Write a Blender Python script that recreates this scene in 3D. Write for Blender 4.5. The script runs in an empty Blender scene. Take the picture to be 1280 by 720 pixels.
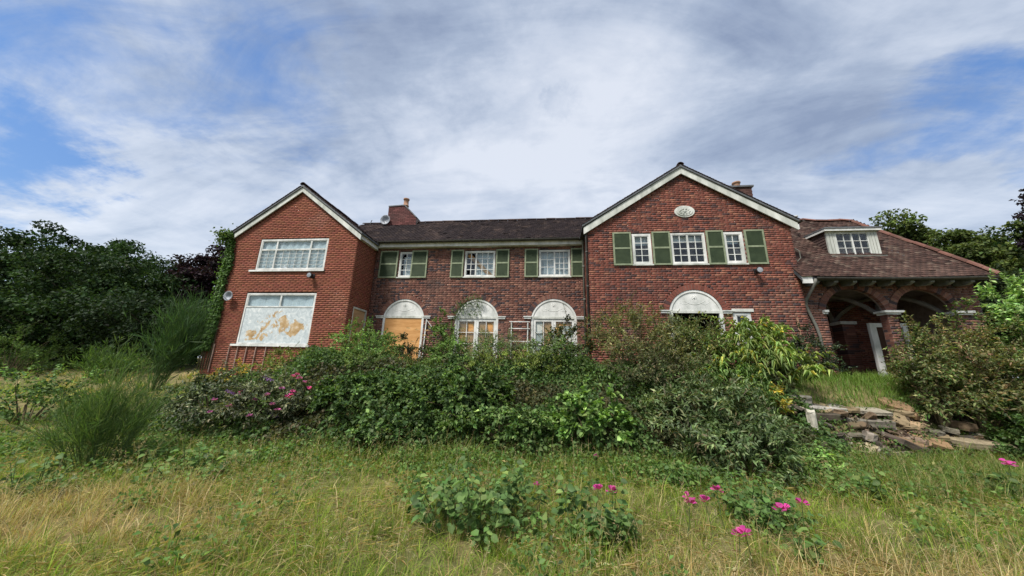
import bpy, math, random
import numpy as np
from mathutils import Matrix, Vector

random.seed(7)
RNG = np.random.default_rng(7)
S = bpy.context.scene
C = S.collection
R = math.radians

# ------------------------------------------------------------------ camera
F_PX, CX, CY, EYE = 410.0, 640.0, 360.0, 1.6
def _ray(x, y): return np.array([x - CX, -(y - CY), -F_PX])
_up = _ray(683, -1250); _up /= np.linalg.norm(_up)
_yd = _ray(686.4, 465.7); _yd /= np.linalg.norm(_yd)
_x = np.cross(_yd, _up); _x /= np.linalg.norm(_x)
_yd = np.cross(_up, _x)
M = np.array([_x, _yd, _up])                       # camera axes -> world
cam = bpy.data.cameras.new('camera')
cam.sensor_width = 36.0
cam.lens = 36.0 * F_PX / 1280.0
cam.clip_start, cam.clip_end = 0.05, 3000.0
camo = bpy.data.objects.new('camera', cam)
C.objects.link(camo)
mw = Matrix([list(M[0]) + [0], list(M[1]) + [0], list(M[2]) + [EYE], [0, 0, 0, 1]])
camo.matrix_world = mw
S.camera = camo

def at(x, y, Y):                                   # world point at depth Y seen at photo pixel x, y
    d = M @ _ray(x, y)
    p = d * (Y / d[1]); p[2] += EYE
    return p
def proj(p):
    q = M.T @ (np.asarray(p, float) - [0, 0, EYE])
    return CX + F_PX * q[0] / -q[2], CY - F_PX * q[1] / -q[2]
def dirn(x, y):
    d = M @ _ray(x, y)
    return d / np.linalg.norm(d)

# ------------------------------------------------------------------ light
SUN_EL, SUN_AZ = R(56), R(215)                     # azimuth clockwise from +Y: over the photographer's left shoulder
W = bpy.data.worlds.new('World'); S.world = W; W.use_nodes = True
S.view_settings.view_transform = 'Standard'
S.view_settings.look = 'None'
S.view_settings.exposure = 0.90
S.view_settings.gamma = 1.0
sun = bpy.data.lights.new('sun', 'SUN'); sun.energy = 3.0; sun.angle = R(14); sun.color = (1, .95, .88)
suno = bpy.data.objects.new('sun', sun); C.objects.link(suno)
sd = Vector((math.sin(SUN_AZ) * math.cos(SUN_EL), math.cos(SUN_AZ) * math.cos(SUN_EL), math.sin(SUN_EL)))
suno.rotation_euler = sd.to_track_quat('Z', 'Y').to_euler()

class NT:
    """small node-tree writer"""
    def __init__(s, tree): s.t = tree; tree.nodes.clear()
    def n(s, kind, **kw):
        o = s.t.nodes.new(kind)
        for k, v in kw.items():
            if k in o.inputs.keys() and not hasattr(o, k): o.inputs[k].default_value = v
            else: setattr(o, k, v)
        return o
    def l(s, a, b): s.t.links.new(a, b)
    def put(s, sock, v):
        if isinstance(v, bpy.types.NodeSocket): s.l(v, sock)
        else: sock.default_value = v
    def math(s, op, a, b=0.0, clamp=False):
        o = s.t.nodes.new('ShaderNodeMath'); o.operation = op; o.use_clamp = clamp
        s.put(o.inputs[0], a); s.put(o.inputs[1], b); return o.outputs[0]
    def vmath(s, op, a, b=(0, 0, 0)):
        o = s.t.nodes.new('ShaderNodeVectorMath'); o.operation = op
        s.put(o.inputs[0], a); s.put(o.inputs[1], b)
        return o.outputs['Value'] if op in ('DOT_PRODUCT', 'LENGTH') else o.outputs[0]
    def noise(s, vec, scale, detail=4, rough=.55, dist=0.0):
        o = s.t.nodes.new('ShaderNodeTexNoise')
        if vec is not None: s.l(vec, o.inputs['Vector'])
        o.inputs['Scale'].default_value = scale; o.inputs['Detail'].default_value = detail
        o.inputs['Roughness'].default_value = rough; o.inputs['Distortion'].default_value = dist
        return o.outputs['Fac']
    def ramp(s, fac, stops, interp='LINEAR'):
        o = s.t.nodes.new('ShaderNodeValToRGB'); o.color_ramp.interpolation = interp
        e = o.color_ramp.elements
        while len(e) < len(stops): e.new(.5)
        for i, (p, c) in enumerate(stops):
            e[i].position = p; e[i].color = (*c, 1) if not isinstance(c, (int, float)) else (c, c, c, 1)
        s.put(o.inputs[0], fac); return o.outputs[0]
    def mix(s, fac, a, b, blend='MIX'):
        o = s.t.nodes.new('ShaderNodeMix'); o.data_type = 'RGBA'; o.blend_type = blend
        s.put(o.inputs[0], fac)
        for i, v in ((6, a), (7, b)):
            if isinstance(v, tuple) and len(v) == 3: v = (*v, 1)
            s.put(o.inputs[i], v)
        return o.outputs[2]
    def smooth(s, v, a, b):
        o = s.t.nodes.new('ShaderNodeMapRange'); o.interpolation_type = 'SMOOTHSTEP'
        s.put(o.inputs[0], v); o.inputs[1].default_value = a; o.inputs[2].default_value = b
        return o.outputs[0]

def build_world():
    t = NT(W.node_tree)
    tc = t.n('ShaderNodeTexCoord'); d = tc.outputs['Generated']
    sky = t.n('ShaderNodeTexSky'); sky.sky_type = 'NISHITA'; sky.sun_disc = False
    sky.sun_elevation = SUN_EL; sky.sun_rotation = SUN_AZ
    sky.air_density = 1.3; sky.dust_density = .6; sky.ozone_density = 2.0
    sep = t.n('ShaderNodeSeparateXYZ'); t.l(d, sep.inputs[0])
    z = t.math('ADD', t.math('MAXIMUM', sep.outputs[2], 0.0), .22)
    comb = t.n('ShaderNodeCombineXYZ')
    t.l(t.math('DIVIDE', sep.outputs[0], z), comb.inputs[0]); t.l(t.math('DIVIDE', sep.outputs[1], z), comb.inputs[1])
    mp = t.n('ShaderNodeMapping'); t.l(comb.outputs[0], mp.inputs[0])
    mp.inputs['Rotation'].default_value = (0, 0, R(32)); mp.inputs['Scale'].default_value = (.7, 1.6, 1); mp.inputs['Location'].default_value = (1.7, .6, 0)
    p = mp.outputs[0]
    big = t.noise(p, 1.15, 10, .6, .7)
    wisp = t.noise(p, 3.1, 10, .6, .8)
    fine = t.noise(comb.outputs[0], 5.5, 8, .6, .4)
    cover = t.math('ADD', t.math('MULTIPLY', big, .62), t.math('MULTIPLY', wisp, .38))
    wn = t.n('ShaderNodeTexNoise'); t.l(comb.outputs[0], wn.inputs['Vector']); wn.inputs['Scale'].default_value = 2.6; wn.inputs['Detail'].default_value = 7; wn.inputs['Roughness'].default_value = .62
    dw = t.vmath('ADD', d, t.vmath('MULTIPLY', t.vmath('SUBTRACT', wn.outputs['Color'], (.5, .5, .5)), (.55, .55, .55)))
    # where the cloud sheet is torn open and where it lies thick
    for (px, py, rad, amt) in ((60, 110, .32, -.19), (15, 235, .20, -.27), (330, 120, .24, -.10), (1220, 180, .26, -.14), (1020, 195, .16, -.10), (1260, 110, .2, -.10),
                               (1150, 60, .3, .04), (640, 230, .6, .16), (520, 60, .3, .16), (160, 270, .22, .12), (1230, 190 + 70, .14, .14), (900, 90, .3, .06)):
        v = dirn(px, py)
        dist = t.vmath('LENGTH', t.vmath('SUBTRACT', dw, tuple(v)))
        blob = t.math('SUBTRACT', 1.0, t.smooth(dist, 0.0, rad))
        cover = t.math('ADD', cover, t.math('MULTIPLY', blob, amt))
    cov = t.smooth(cover, .215, .49)
    shade = t.math('ADD', t.math('MULTIPLY', t.noise(p, 1.7, 9, .6, .6), .55), t.math('ADD', t.math('MULTIPLY', fine, .2), t.math('MULTIPLY', wisp, .25)))
    for (px, py, rad, amt) in ((400, 55, .40, -.13), (560, 40, .4, -.10), (1010, 110, .4, -.07), (640, 250, .6, .085), (760, 180, .4, .03), (130, 250, .3, .05), (900, 40, .25, -.05)):
        v = dirn(px, py)
        dist = t.vmath('LENGTH', t.vmath('SUBTRACT', dw, tuple(v)))
        shade = t.math('ADD', shade, t.math('MULTIPLY', t.math('SUBTRACT', 1.0, t.smooth(dist, 0.0, rad)), amt))
    v = dirn(697, 126)                              # one torn grey scrap of low cloud
    dist = t.math('ADD', t.vmath('LENGTH', t.vmath('SUBTRACT', d, tuple(v))), t.math('MULTIPLY', t.math('SUBTRACT', t.noise(d, 14, 6, .65), .5), .16))
    shade = t.math('SUBTRACT', shade, t.math('MULTIPLY', t.math('SUBTRACT', 1.0, t.smooth(dist, .015, .062)), .085))
    col = t.ramp(shade, [(.31, (.135, .165, .232)), (.41, (.205, .24, .305)), (.50, (.295, .326, .382)), (.62, (.395, .415, .455))])
    # cloud near the zenith and behind goes on the same way; sky blue in the gaps
    blue = t.mix(.65, t.vmath('MULTIPLY', sky.outputs[0], (.10, .10, .10)), (.014, .082, .27))
    hz = t.smooth(sep.outputs[2], .0, .30)
    blue = t.mix(hz, (.27, .335, .42), blue)
    c = t.mix(t.math('MULTIPLY', cov, .97), blue, col)
    below = t.smooth(sep.outputs[2], -.06, .0)
    c = t.mix(below, (.16, .17, .13), c)
    bg = t.n('ShaderNodeBackground'); t.l(c, bg.inputs[0]); bg.inputs[1].default_value = 1.0
    # the clear-sky share of the light at its physical strength
    bg2 = t.n('ShaderNodeBackground'); t.l(sky.outputs[0], bg2.inputs[0]); bg2.inputs[1].default_value = .012
    add = t.n('ShaderNodeAddShader'); t.l(bg.outputs[0], add.inputs[0]); t.l(bg2.outputs[0], add.inputs[1])
    out = t.n('ShaderNodeOutputWorld'); t.l(add.outputs[0], out.inputs[0])
build_world()

# ------------------------------------------------------------------ materials
def new_mat(name):
    m = bpy.data.materials.new(name); m.use_nodes = True
    return m, NT(m.node_tree)
def finish(t, shader):
    o = t.n('ShaderNodeOutputMaterial'); t.l(shader, o.inputs[0])
def principled(t, col, rough=.8, bump=None, strength=.3, dist=.01, spec=.3, metal=0.0):
    b = t.n('ShaderNodeBsdfPrincipled')
    t.put(b.inputs['Base Color'], (*col, 1) if isinstance(col, tuple) else col)
    t.put(b.inputs['Roughness'], rough); b.inputs['Specular IOR Level'].default_value = spec; b.inputs['Metallic'].default_value = metal
    if bump is not None:
        bm = t.n('ShaderNodeBump'); bm.inputs['Strength'].default_value = strength; bm.inputs['Distance'].default_value = dist
        t.l(bump, bm.inputs['Height']); t.l(bm.outputs[0], b.inputs['Normal'])
    return b.outputs[0]
def pos(t):
    return t.n('ShaderNodeNewGeometry').outputs['Position']
def leaf_mat(name, gloss=.35, trans=.35):
    m, t = new_mat(name)
    a = t.n('ShaderNodeAttribute'); a.attribute_name = 'col'
    v = t.noise(pos(t), 9.0, 2)
    c = t.mix(1.0, a.outputs['Color'], t.ramp(v, [(.3, .82), (.7, 1.16)]), 'MULTIPLY')
    b = t.n('ShaderNodeBsdfPrincipled'); t.l(c, b.inputs['Base Color']); b.inputs['Roughness'].default_value = .55; b.inputs['Specular IOR Level'].default_value = gloss
    tr = t.n('ShaderNodeBsdfTranslucent'); t.l(t.mix(1.0, c, (1.25, 1.3, .6), 'MULTIPLY'), tr.inputs[0])
    mx = t.n('ShaderNodeMixShader'); mx.inputs[0].default_value = trans
    t.l(b.outputs[0], mx.inputs[1]); t.l(tr.outputs[0], mx.inputs[2]); finish(t, mx.outputs[0])
    return m
def col_mat(name, rough=.8, scale=20, amp=(.75, 1.2), bump=.3, dist=.004, spec=.3, soil=None):
    """reads the colour of each piece, adds grain and weathering"""
    m, t = new_mat(name)
    a = t.n('ShaderNodeAttribute'); a.attribute_name = 'col'
    p = pos(t)
    v = t.noise(p, scale, 6, .65)
    c = t.mix(1.0, a.outputs['Color'], t.ramp(v, [(.25, amp[0]), (.75, amp[1])]), 'MULTIPLY')
    if soil:
        mp = t.n('ShaderNodeMapping'); t.l(p, mp.inputs[0]); mp.inputs['Scale'].default_value = (2.6, 2.6, .22)
        sk = t.smooth(t.noise(mp.outputs[0], 1.0, 6, .65, .2), .52, .72)
        c = t.mix(t.math('MULTIPLY', sk, .34), c, soil[3])
        lt = t.smooth(t.noise(p, .7, 5, .6, .5), .54, .70); c = t.mix(t.math('MULTIPLY', lt, .16), c, (.30, .20, .16))
        w = t.noise(p, soil[0], 5, .6, .3)
        c = t.mix(t.math('MULTIPLY', t.smooth(w, soil[1], soil[2]), soil[4]), c, soil[3])
    finish(t, principled(t, c, rough, v, bump, dist, spec))
    return m
def plain_mat(name, c1, c2, scale=8, rough=.7, bump=.2, dist=.004, spec=.3, metal=0.0, stretch=None, detail=6):
    m, t = new_mat(name)
    p = pos(t)
    if stretch:
        mp = t.n('ShaderNodeMapping'); t.l(p, mp.inputs[0]); mp.inputs['Scale'].default_value = stretch; p = mp.outputs[0]
    v = t.noise(p, scale, detail, .6, .2)
    finish(t, principled(t, t.ramp(v, [(.3, c1), (.68, c2)]), rough, v, bump, dist, spec, metal))
    return m
MT = {}
MT['leaf'] = leaf_mat('leaf', .24, .35)
MT['tree_leaf'] = leaf_mat('tree_leaf', .10, .25)
MT['gloss_leaf'] = leaf_mat('gloss_leaf', .4, .25)
MT['grass'] = leaf_mat('grass_blade', .2, .4)
MT['petal'] = leaf_mat('petal', .2, .35)
MT['brick'] = col_mat('red_brick', .88, 30, (.74, 1.2), .5, .004, .2, (.9, .50, .72, (.05, .036, .034), .6))
MT['new_brick'] = col_mat('orange_brick', .85, 30, (.82, 1.14), .4, .003, .2, (.8, .55, .85, (.12, .05, .035), .4))
MT['tile'] = col_mat('clay_tile', .82, 12, (.65, 1.25), .5, .005, .25, (2.2, .55, .72, (.13, .09, .07), .55))
MT['mortar'] = plain_mat('mortar', (.15, .115, .10), (.29, .235, .205), 6, .95, .4, .003, .1)
MT['mortar_pale'] = plain_mat('pale_mortar', (.17, .10, .075), (.25, .16, .12), 5, .95, .4, .003, .1)
MT['white'] = plain_mat('white_paint', (.40, .42, .39), (.76, .76, .73), 2.2, .6, .15, .002, .35, stretch=(1.6, 1.6, .8))
MT['white_dirty'] = plain_mat('weathered_white_paint', (.30, .32, .28), (.66, .67, .62), 3.5, .7, .25, .003, .3, stretch=(1, 1, .35))
MT['green'] = plain_mat('green_paint', (.034, .054, .027), (.058, .084, .042), 5, .6, .15, .002, .3)
MT['green_pale'] = plain_mat('faded_green_paint', (.15, .185, .11), (.26, .295, .195), 6, .7, .2, .002, .3)
MT['ply'] = plain_mat('plywood', (.42, .20, .065), (.66, .37, .15), 1.8, .8, .15, .003, .2, stretch=(1, 1, 6))
MT['ply_grey'] = plain_mat('weathered_plywood', (.30, .19, .095), (.47, .31, .17), 1.6, .8, .15, .003, .2, stretch=(1, 1, 5))
MT['pipe'] = plain_mat('cast_iron_pipe', (.035, .035, .032), (.085, .08, .07), 9, .6, .2, .002, .4)
MT['pipe_grey'] = plain_mat('faded_pipe_paint', (.10, .105, .09), (.17, .165, .14), 9, .65, .2, .002, .4)
MT['dark'] = plain_mat('blackout_room', (.018, .017, .016), (.035, .032, .03), 2, .95)  # near-black, puts the darkness behind openings into the colour
MT['plaster'] = plain_mat('old_plaster', (.10, .09, .08), (.22, .20, .18), 3, .9)
MT['curtain_sky'] = plain_mat('net_curtain_sky', (.60, .66, .72), (.78, .82, .86), 3.0, .9, .5, .02, .1, stretch=(6, 6, .4))  # net cloth; its pale blue also stands in for sky mirrored in panes
MT['terracotta'] = plain_mat('terracotta', (.24, .13, .08), (.38, .23, .15), 9, .85)
MT['old_door'] = plain_mat('worn_brown_door', (.035, .017, .012), (.075, .036, .024), 5, .8, .2, .003, .2, stretch=(3, 1, .4))
MT['batten'] = plain_mat('pale_pink_batten', (.22, .14, .11), (.36, .26, .22), 6, .85)
MT['rafter'] = plain_mat('bleached_rafter', (.10, .10, .09), (.24, .245, .225), 6, .85, .3, .003, .2)
MT['lead'] = plain_mat('lead_flashing', (.06, .065, .07), (.14, .145, .15), 6, .5, .2, .003, .4)
MT['dish'] = plain_mat('grey_plastic', (.20, .22, .25), (.33, .35, .38), 6, .5)
MT['black'] = plain_mat('black_plastic', (.012, .012, .013), (.03, .03, .03), 8, .4)
MT['bark'] = plain_mat('bark', (.035, .028, .02), (.12, .10, .075), 14, .95, .7, .02, .1, stretch=(1, 1, .3))
MT['stem'] = plain_mat('brown_stem', (.05, .04, .022), (.14, .11, .06), 20, .9)
MT['green_stem'] = plain_mat('green_stem', (.045, .08, .02), (.10, .15, .05), 20, .8)
MT['stone'] = col_mat('broken_stone', .9, 9, (.55, 1.3), .8, .02, .2, (3.0, .5, .7, (.09, .085, .045), .55))

def glass_mat():
    m, t = new_mat('window_glass')
    v = t.noise(pos(t), 2.2, 3)
    bm = t.n('ShaderNodeBump'); bm.inputs['Strength'].default_value = .06; bm.inputs['Distance'].default_value = .02; t.l(v, bm.inputs['Height'])
    lw = t.n('ShaderNodeLayerWeight'); lw.inputs['Blend'].default_value = .5
    fc = t.math('ADD', .045, t.math('MULTIPLY', t.math('POWER', lw.outputs['Facing'], 4.0), .9))
    tr = t.n('ShaderNodeBsdfTransparent'); tr.inputs[0].default_value = (.86, .9, .9, 1)
    gl = t.n('ShaderNodeBsdfGlossy'); gl.inputs['Roughness'].default_value = .03; t.l(bm.outputs[0], gl.inputs['Normal'])
    df = t.n('ShaderNodeBsdfDiffuse'); df.inputs[0].default_value = (.45, .47, .48, 1)
    mx = t.n('ShaderNodeMixShader'); t.l(fc, mx.inputs[0]); t.l(tr.outputs[0], mx.inputs[1]); t.l(gl.outputs[0], mx.inputs[2])
    m2 = t.n('ShaderNodeMixShader'); t.l(t.smooth(t.noise(pos(t), 5, 5, .7), .45, 1.7), m2.inputs[0])   # a film of dust
    t.l(mx.outputs[0], m2.inputs[1]); t.l(df.outputs[0], m2.inputs[2]); finish(t, m2.outputs[0])
    return m
MT['glass'] = glass_mat()
def peel_mat():
    """white emulsion on chipboard, peeling off in the lower middle"""
    m, t = new_mat('peeling_white_board')
    p = pos(t)
    s = t.n('ShaderNodeSeparateXYZ'); t.l(p, s.inputs[0])
    n = t.noise(p, 2.6, 7, .62, .8)
    r2 = None
    for cx_, cz_, rx_, rz_ in ((-10.42, 2.96, .62, .44), (-9.38, 2.90, .50, .42), (-9.95, 3.12, .42, .55), (-10.85, 2.72, .40, .22)):
        dx = t.math('DIVIDE', t.math('SUBTRACT', s.outputs[0], cx_), rx_); dz = t.math('DIVIDE', t.math('SUBTRACT', s.outputs[2], cz_), rz_)
        q = t.math('ADD', t.math('MULTIPLY', dx, dx), t.math('MULTIPLY', dz, dz)); r2 = q if r2 is None else t.math('MINIMUM', r2, q)
    f = t.smooth(t.math('SUBTRACT', n, t.math('MULTIPLY', r2, .14)), .43, .46)
    wht = t.ramp(t.noise(p, 5, 6, .65, 1.5), [(.3, (.36, .42, .44)), (.52, (.52, .57, .58)), (.7, (.70, .73, .72))])
    brn = t.ramp(t.noise(p, 4, 6, .7), [(.35, (.30, .19, .085)), (.5, (.46, .32, .165)), (.68, (.62, .55, .44))])
    finish(t, principled(t, t.mix(f, wht, brn), .8, n, .5, .02, .2))
    return m
MT['peel'] = peel_mat()
def ground_mat():
    m, t = new_mat('meadow_soil')
    p = pos(t)
    a = t.noise(p, .55, 8, .6, .4); b = t.noise(p, 6, 6, .7)
    c = t.ramp(a, [(.34, (.075, .085, .028)), (.5, (.13, .12, .05)), (.66, (.22, .175, .085))])
    c = t.mix(1.0, c, t.ramp(b, [(.25, .6), (.75, 1.35)]), 'MULTIPLY')
    finish(t, principled(t, c, .95, b, .8, .05, .1))
    return m
MT['ground'] = ground_mat()

# ------------------------------------------------------------------ objects
WORLD = {}                                        # object -> world matrix, for parenting
def link(o, parent=None, world=Matrix()):
    C.objects.link(o); WORLD[o.name] = world.copy()
    if parent is not None:
        o.parent = parent; o.matrix_parent_inverse = WORLD[parent.name].inverted()
    return o
def tag(o, label=None, cat=None, group=None, kind=None):
    for k, v in (('label', label), ('category', cat), ('group', group), ('kind', kind)):
        if v: o[k] = v
    return o
def thing(name, label, cat, loc, group=None):
    o = bpy.data.objects.new(name, None); o.location = loc; o.empty_display_size = .2
    link(o, None, Matrix.Translation(Vector(loc)))
    return tag(o, label, cat, group)

def np_mesh(name, V, tris=None, quads=None, cols=None, mat=None, smooth=False):
    """tris / quads: index arrays; cols: one colour per face, tris first"""
    V = np.asarray(V, np.float32)
    tris = np.zeros((0, 3), int) if tris is None else np.asarray(tris, int).reshape(-1, 3)
    quads = np.zeros((0, 4), int) if quads is None else np.asarray(quads, int).reshape(-1, 4)
    me = bpy.data.meshes.new(name)
    nt, nq = len(tris), len(quads)
    me.vertices.add(len(V)); me.vertices.foreach_set('co', V.ravel())
    me.loops.add(nt * 3 + nq * 4)
    me.loops.foreach_set('vertex_index', np.concatenate([tris.ravel(), quads.ravel()]).astype(np.int32))
    me.polygons.add(nt + nq)
    me.polygons.foreach_set('loop_start', np.concatenate([np.arange(nt) * 3, nt * 3 + np.arange(nq) * 4]).astype(np.int32))
    if smooth: me.polygons.foreach_set('use_smooth', np.ones(nt + nq, bool))
    me.update(calc_edges=True)
    if cols is not None:
        at_ = me.attributes.new('col', 'FLOAT_COLOR', 'FACE')
        cc = np.ones((nt + nq, 4), np.float32); cc[:, :3] = cols
        at_.data.foreach_set('color', cc.ravel())
    if mat: me.materials.append(mat)
    return me
def np_obj(name, parent=None, **kw):
    return link(bpy.data.objects.new(name, np_mesh(name, **kw)), parent)

class MB:
    """collects boxes, prisms and tubes into one mesh"""
    def __init__(s): s.v = []; s.f = []; s.c = []; s.cur = (.5, .5, .5)
    def add(s, vs, fs):
        b = len(s.v); s.v += [tuple(v) for v in vs]
        for f in fs: s.f.append([i + b for i in f]); s.c.append(s.cur)
    def box(s, x0, x1, y0, y1, z0, z1):
        s.add([(x, y, z) for x in (x0, x1) for y in (y0, y1) for z in (z0, z1)],
              [(0, 1, 3, 2), (4, 6, 7, 5), (0, 4, 5, 1), (2, 3, 7, 6), (0, 2, 6, 4), (1, 5, 7, 3)])
        return s
    def hexa(s, p):                                # eight corners, ordered as in box()
        s.add(p, [(0, 1, 3, 2), (4, 6, 7, 5), (0, 4, 5, 1), (2, 3, 7, 6), (0, 2, 6, 4), (1, 5, 7, 3)])
        return s
    def prism(s, poly, y0, y1, axis='y'):          # polygon in X,Z (or Y,Z with axis x) pushed through
        n = len(poly)
        m = (lambda a, b, d: (a, d, b)) if axis == 'y' else (lambda a, b, d: (d, a, b))
        vs = [m(a, b, y0) for a, b in poly] + [m(a, b, y1) for a, b in poly]
        s.add(vs, [tuple(range(n)), tuple(range(2 * n - 1, n - 1, -1))] + [(i, i + n, (i + 1) % n + n, (i + 1) % n) for i in range(n)])
        return s
    def bar(s, a, b, w, h=None, up=(0, 0, 1)):     # rectangular bar from a to b
        a, b = np.array(a, float), np.array(b, float); h = h or w
        d = b - a; d /= np.linalg.norm(d)
        u = np.cross(d, up)
        if np.linalg.norm(u) < 1e-5: u = np.cross(d, (1, 0, 0))
        u /= np.linalg.norm(u); v = np.cross(u, d)
        p = [q + u * i * w / 2 + v * j * h / 2 for q in (a, b) for i in (-1, 1) for j in (-1, 1)]
        return s.hexa(p)
    def tube(s, path, rad, n=6):
        path = [np.array(p, float) for p in path]
        if not hasattr(rad, '__len__'): rad = [rad] * len(path)
        rings = []
        for i, p in enumerate(path):
            d = path[min(i + 1, len(path) - 1)] - path[max(i - 1, 0)]; d = d / (np.linalg.norm(d) + 1e-9)
            u = np.cross(d, (.13, .21, .97)); 
            if np.linalg.norm(u) < .05: u = np.cross(d, (1, 0, 0))
            u /= np.linalg.norm(u); w = np.cross(d, u)
            rings.append([p + (u * math.cos(k * 2 * math.pi / n) + w * math.sin(k * 2 * math.pi / n)) * rad[i] for k in range(n)])
        vs = [v for r in rings for v in r]
        fs = [(i * n + k, i * n + (k + 1) % n, (i + 1) * n + (k + 1) % n, (i + 1) * n + k) for i in range(len(path) - 1) for k in range(n)]
        fs += [tuple(range(n - 1, -1, -1)), tuple(range(len(vs) - n, len(vs)))]
        s.add(vs, fs); return s
    def lathe(s, c, prof, n=14, axis='z'):         # profile (radius, along) around an axis through c
        c = np.array(c, float); vs = []
        for r, h in prof:
            for k in range(n):
                a = k * 2 * math.pi / n
                p = {'z': (r * math.cos(a), r * math.sin(a), h), 'y': (r * math.cos(a), h, r * math.sin(a))}[axis]
                vs.append(c + p)
        m = len(prof)
        fs = [(i * n + k, i * n + (k + 1) % n, (i + 1) * n + (k + 1) % n, (i + 1) * n + k) for i in range(m - 1) for k in range(n)]
        fs += [tuple(range(n - 1, -1, -1)), tuple(range(m * n - n, m * n))]
        s.add(vs, fs); return s
    def build(s, name, mat, parent=None, smooth=False, kind=None):
        me = bpy.data.meshes.new(name)
        me.from_pydata(s.v, [], s.f)
        a = me.attributes.new('col', 'FLOAT_COLOR', 'FACE')
        cc = np.ones((len(s.f), 4), np.float32); cc[:, :3] = np.array(s.c).reshape(-1, 3)
        a.data.foreach_set('color', cc.ravel())
        if smooth: me.polygons.foreach_set('use_smooth', [True] * len(s.f))
        me.materials.append(mat)
        o = link(bpy.data.objects.new(name, me), parent)
        if kind: o['kind'] = kind
        return o

# ------------------------------------------------------------------ noise and terrain
def vnoise(x, y, scale=1.0, seed=0):
    x = np.asarray(x, float) * scale + seed * 17.31; y = np.asarray(y, float) * scale - seed * 9.7
    xi, yi = np.floor(x), np.floor(y); fx, fy = x - xi, y - yi
    fx, fy = fx * fx * (3 - 2 * fx), fy * fy * (3 - 2 * fy)
    def h(a, b): return np.modf(np.abs(np.sin(a * 127.1 + b * 311.7 + seed) * 43758.5453))[0]
    return (h(xi, yi) * (1 - fx) + h(xi + 1, yi) * fx) * (1 - fy) + (h(xi, yi + 1) * (1 - fx) + h(xi + 1, yi + 1) * fx) * fy
def fbm(x, y, scale, seed=0):
    return .55 * vnoise(x, y, scale, seed) + .3 * vnoise(x, y, scale * 2.1, seed + 1) + .15 * vnoise(x, y, scale * 4.3, seed + 2)
def foot(X): return np.interp(X, [-40, -12, -6, 0, 4, 7, 10, 30], [6.0, 5.6, 5.7, 6.0, 6.7, 7.5, 8.3, 11])
def bank_w(X): return np.interp(X, [-30, -12, -9, -6, 4, 7, 30], [16, 12, 6.0, 2.8, 2.4, 2.1, 2.1])
def H(X, Y):
    X = np.asarray(X, float); Y = np.asarray(Y, float)
    t = np.clip((Y - foot(X)) / bank_w(X), 0, 1); t = t * t * (3 - 2 * t)
    z = 1.6 * t + (fbm(X, Y, .5, 3) - .5) * .16 * (1 - .8 * t)
    far = np.clip((np.hypot(X, Y) - 60) / 300, 0, 1)
    return z + far * 4
def hit(px, py):
    """the point of the ground seen at a photo pixel"""
    d = M @ _ray(px, py); d = d / np.linalg.norm(d)
    s = np.arange(1.5, 60, .02)
    P = d[None] * s[:, None]; P[:, 2] += EYE
    k = np.argmax(P[:, 2] < H(P[:, 0], P[:, 1]))
    return P[k] if P[k, 2] < H(P[k, 0], P[k, 1]) else P[-1]

def build_ground():
    xs = np.concatenate([[-900, -500, -250, -140, -90, -60, -45, -35], np.arange(-28, 28.1, .4), [35, 45, 60, 90, 140, 250, 500, 900]])
    ys = np.concatenate([[-400, -200, -90, -40, -20, -10, -5], np.arange(-2, 24.1, .3), [27, 31, 36, 44, 56, 75, 100, 150, 250, 450, 900]])
    X, Y = np.meshgrid(xs, ys); V = np.stack([X, Y, H(X, Y)], -1).reshape(-1, 3)
    nx, ny = len(xs), len(ys)
    i, j = np.meshgrid(np.arange(nx - 1), np.arange(ny - 1)); a = (j * nx + i).ravel()
    o = np_obj('ground', V=V, quads=np.stack([a, a + 1, a + nx + 1, a + nx], 1), mat=MT['ground'], smooth=True)
    o['kind'] = 'structure'
build_ground()

# ------------------------------------------------------------------ the house
GY, MY, PY = 11.0, 12.4, 11.2                       # the planes of the gables, the middle and the porch
HOUSE = thing('brick_house', 'derelict two storey red brick house with twin gables, green shutters and a tiled porch', 'house', (-2.3, 12.4, 1.6))
ALL_BRICKS = []                                     # (parent wall, corner, size, axes, colour, pixel width)

def brick_col(style):
    r = random.random()
    if style == 'new':
        c = np.array([.225, .076, .047]) * random.uniform(.84, 1.14)
        if r < .08: c *= .82
        c[1] *= random.uniform(.9, 1.12)
    elif style == 'gable':
        c = np.array([.185, .064, .046]) * random.uniform(.74, 1.22)
        if r < .12: c = np.array([.080, .042, .040]) * random.uniform(.8, 1.3)
        elif r < .24: c = np.array([.27, .115, .075]) * random.uniform(.9, 1.1)
    else:
        c = np.array([.160, .072, .054]) * random.uniform(.74, 1.22)
        if r < .16: c = np.array([.062, .043, .045]) * random.uniform(.8, 1.3)
        elif r < .33: c = np.array([.24, .12, .085]) * random.uniform(.9, 1.1)
    return tuple(c)

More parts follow.
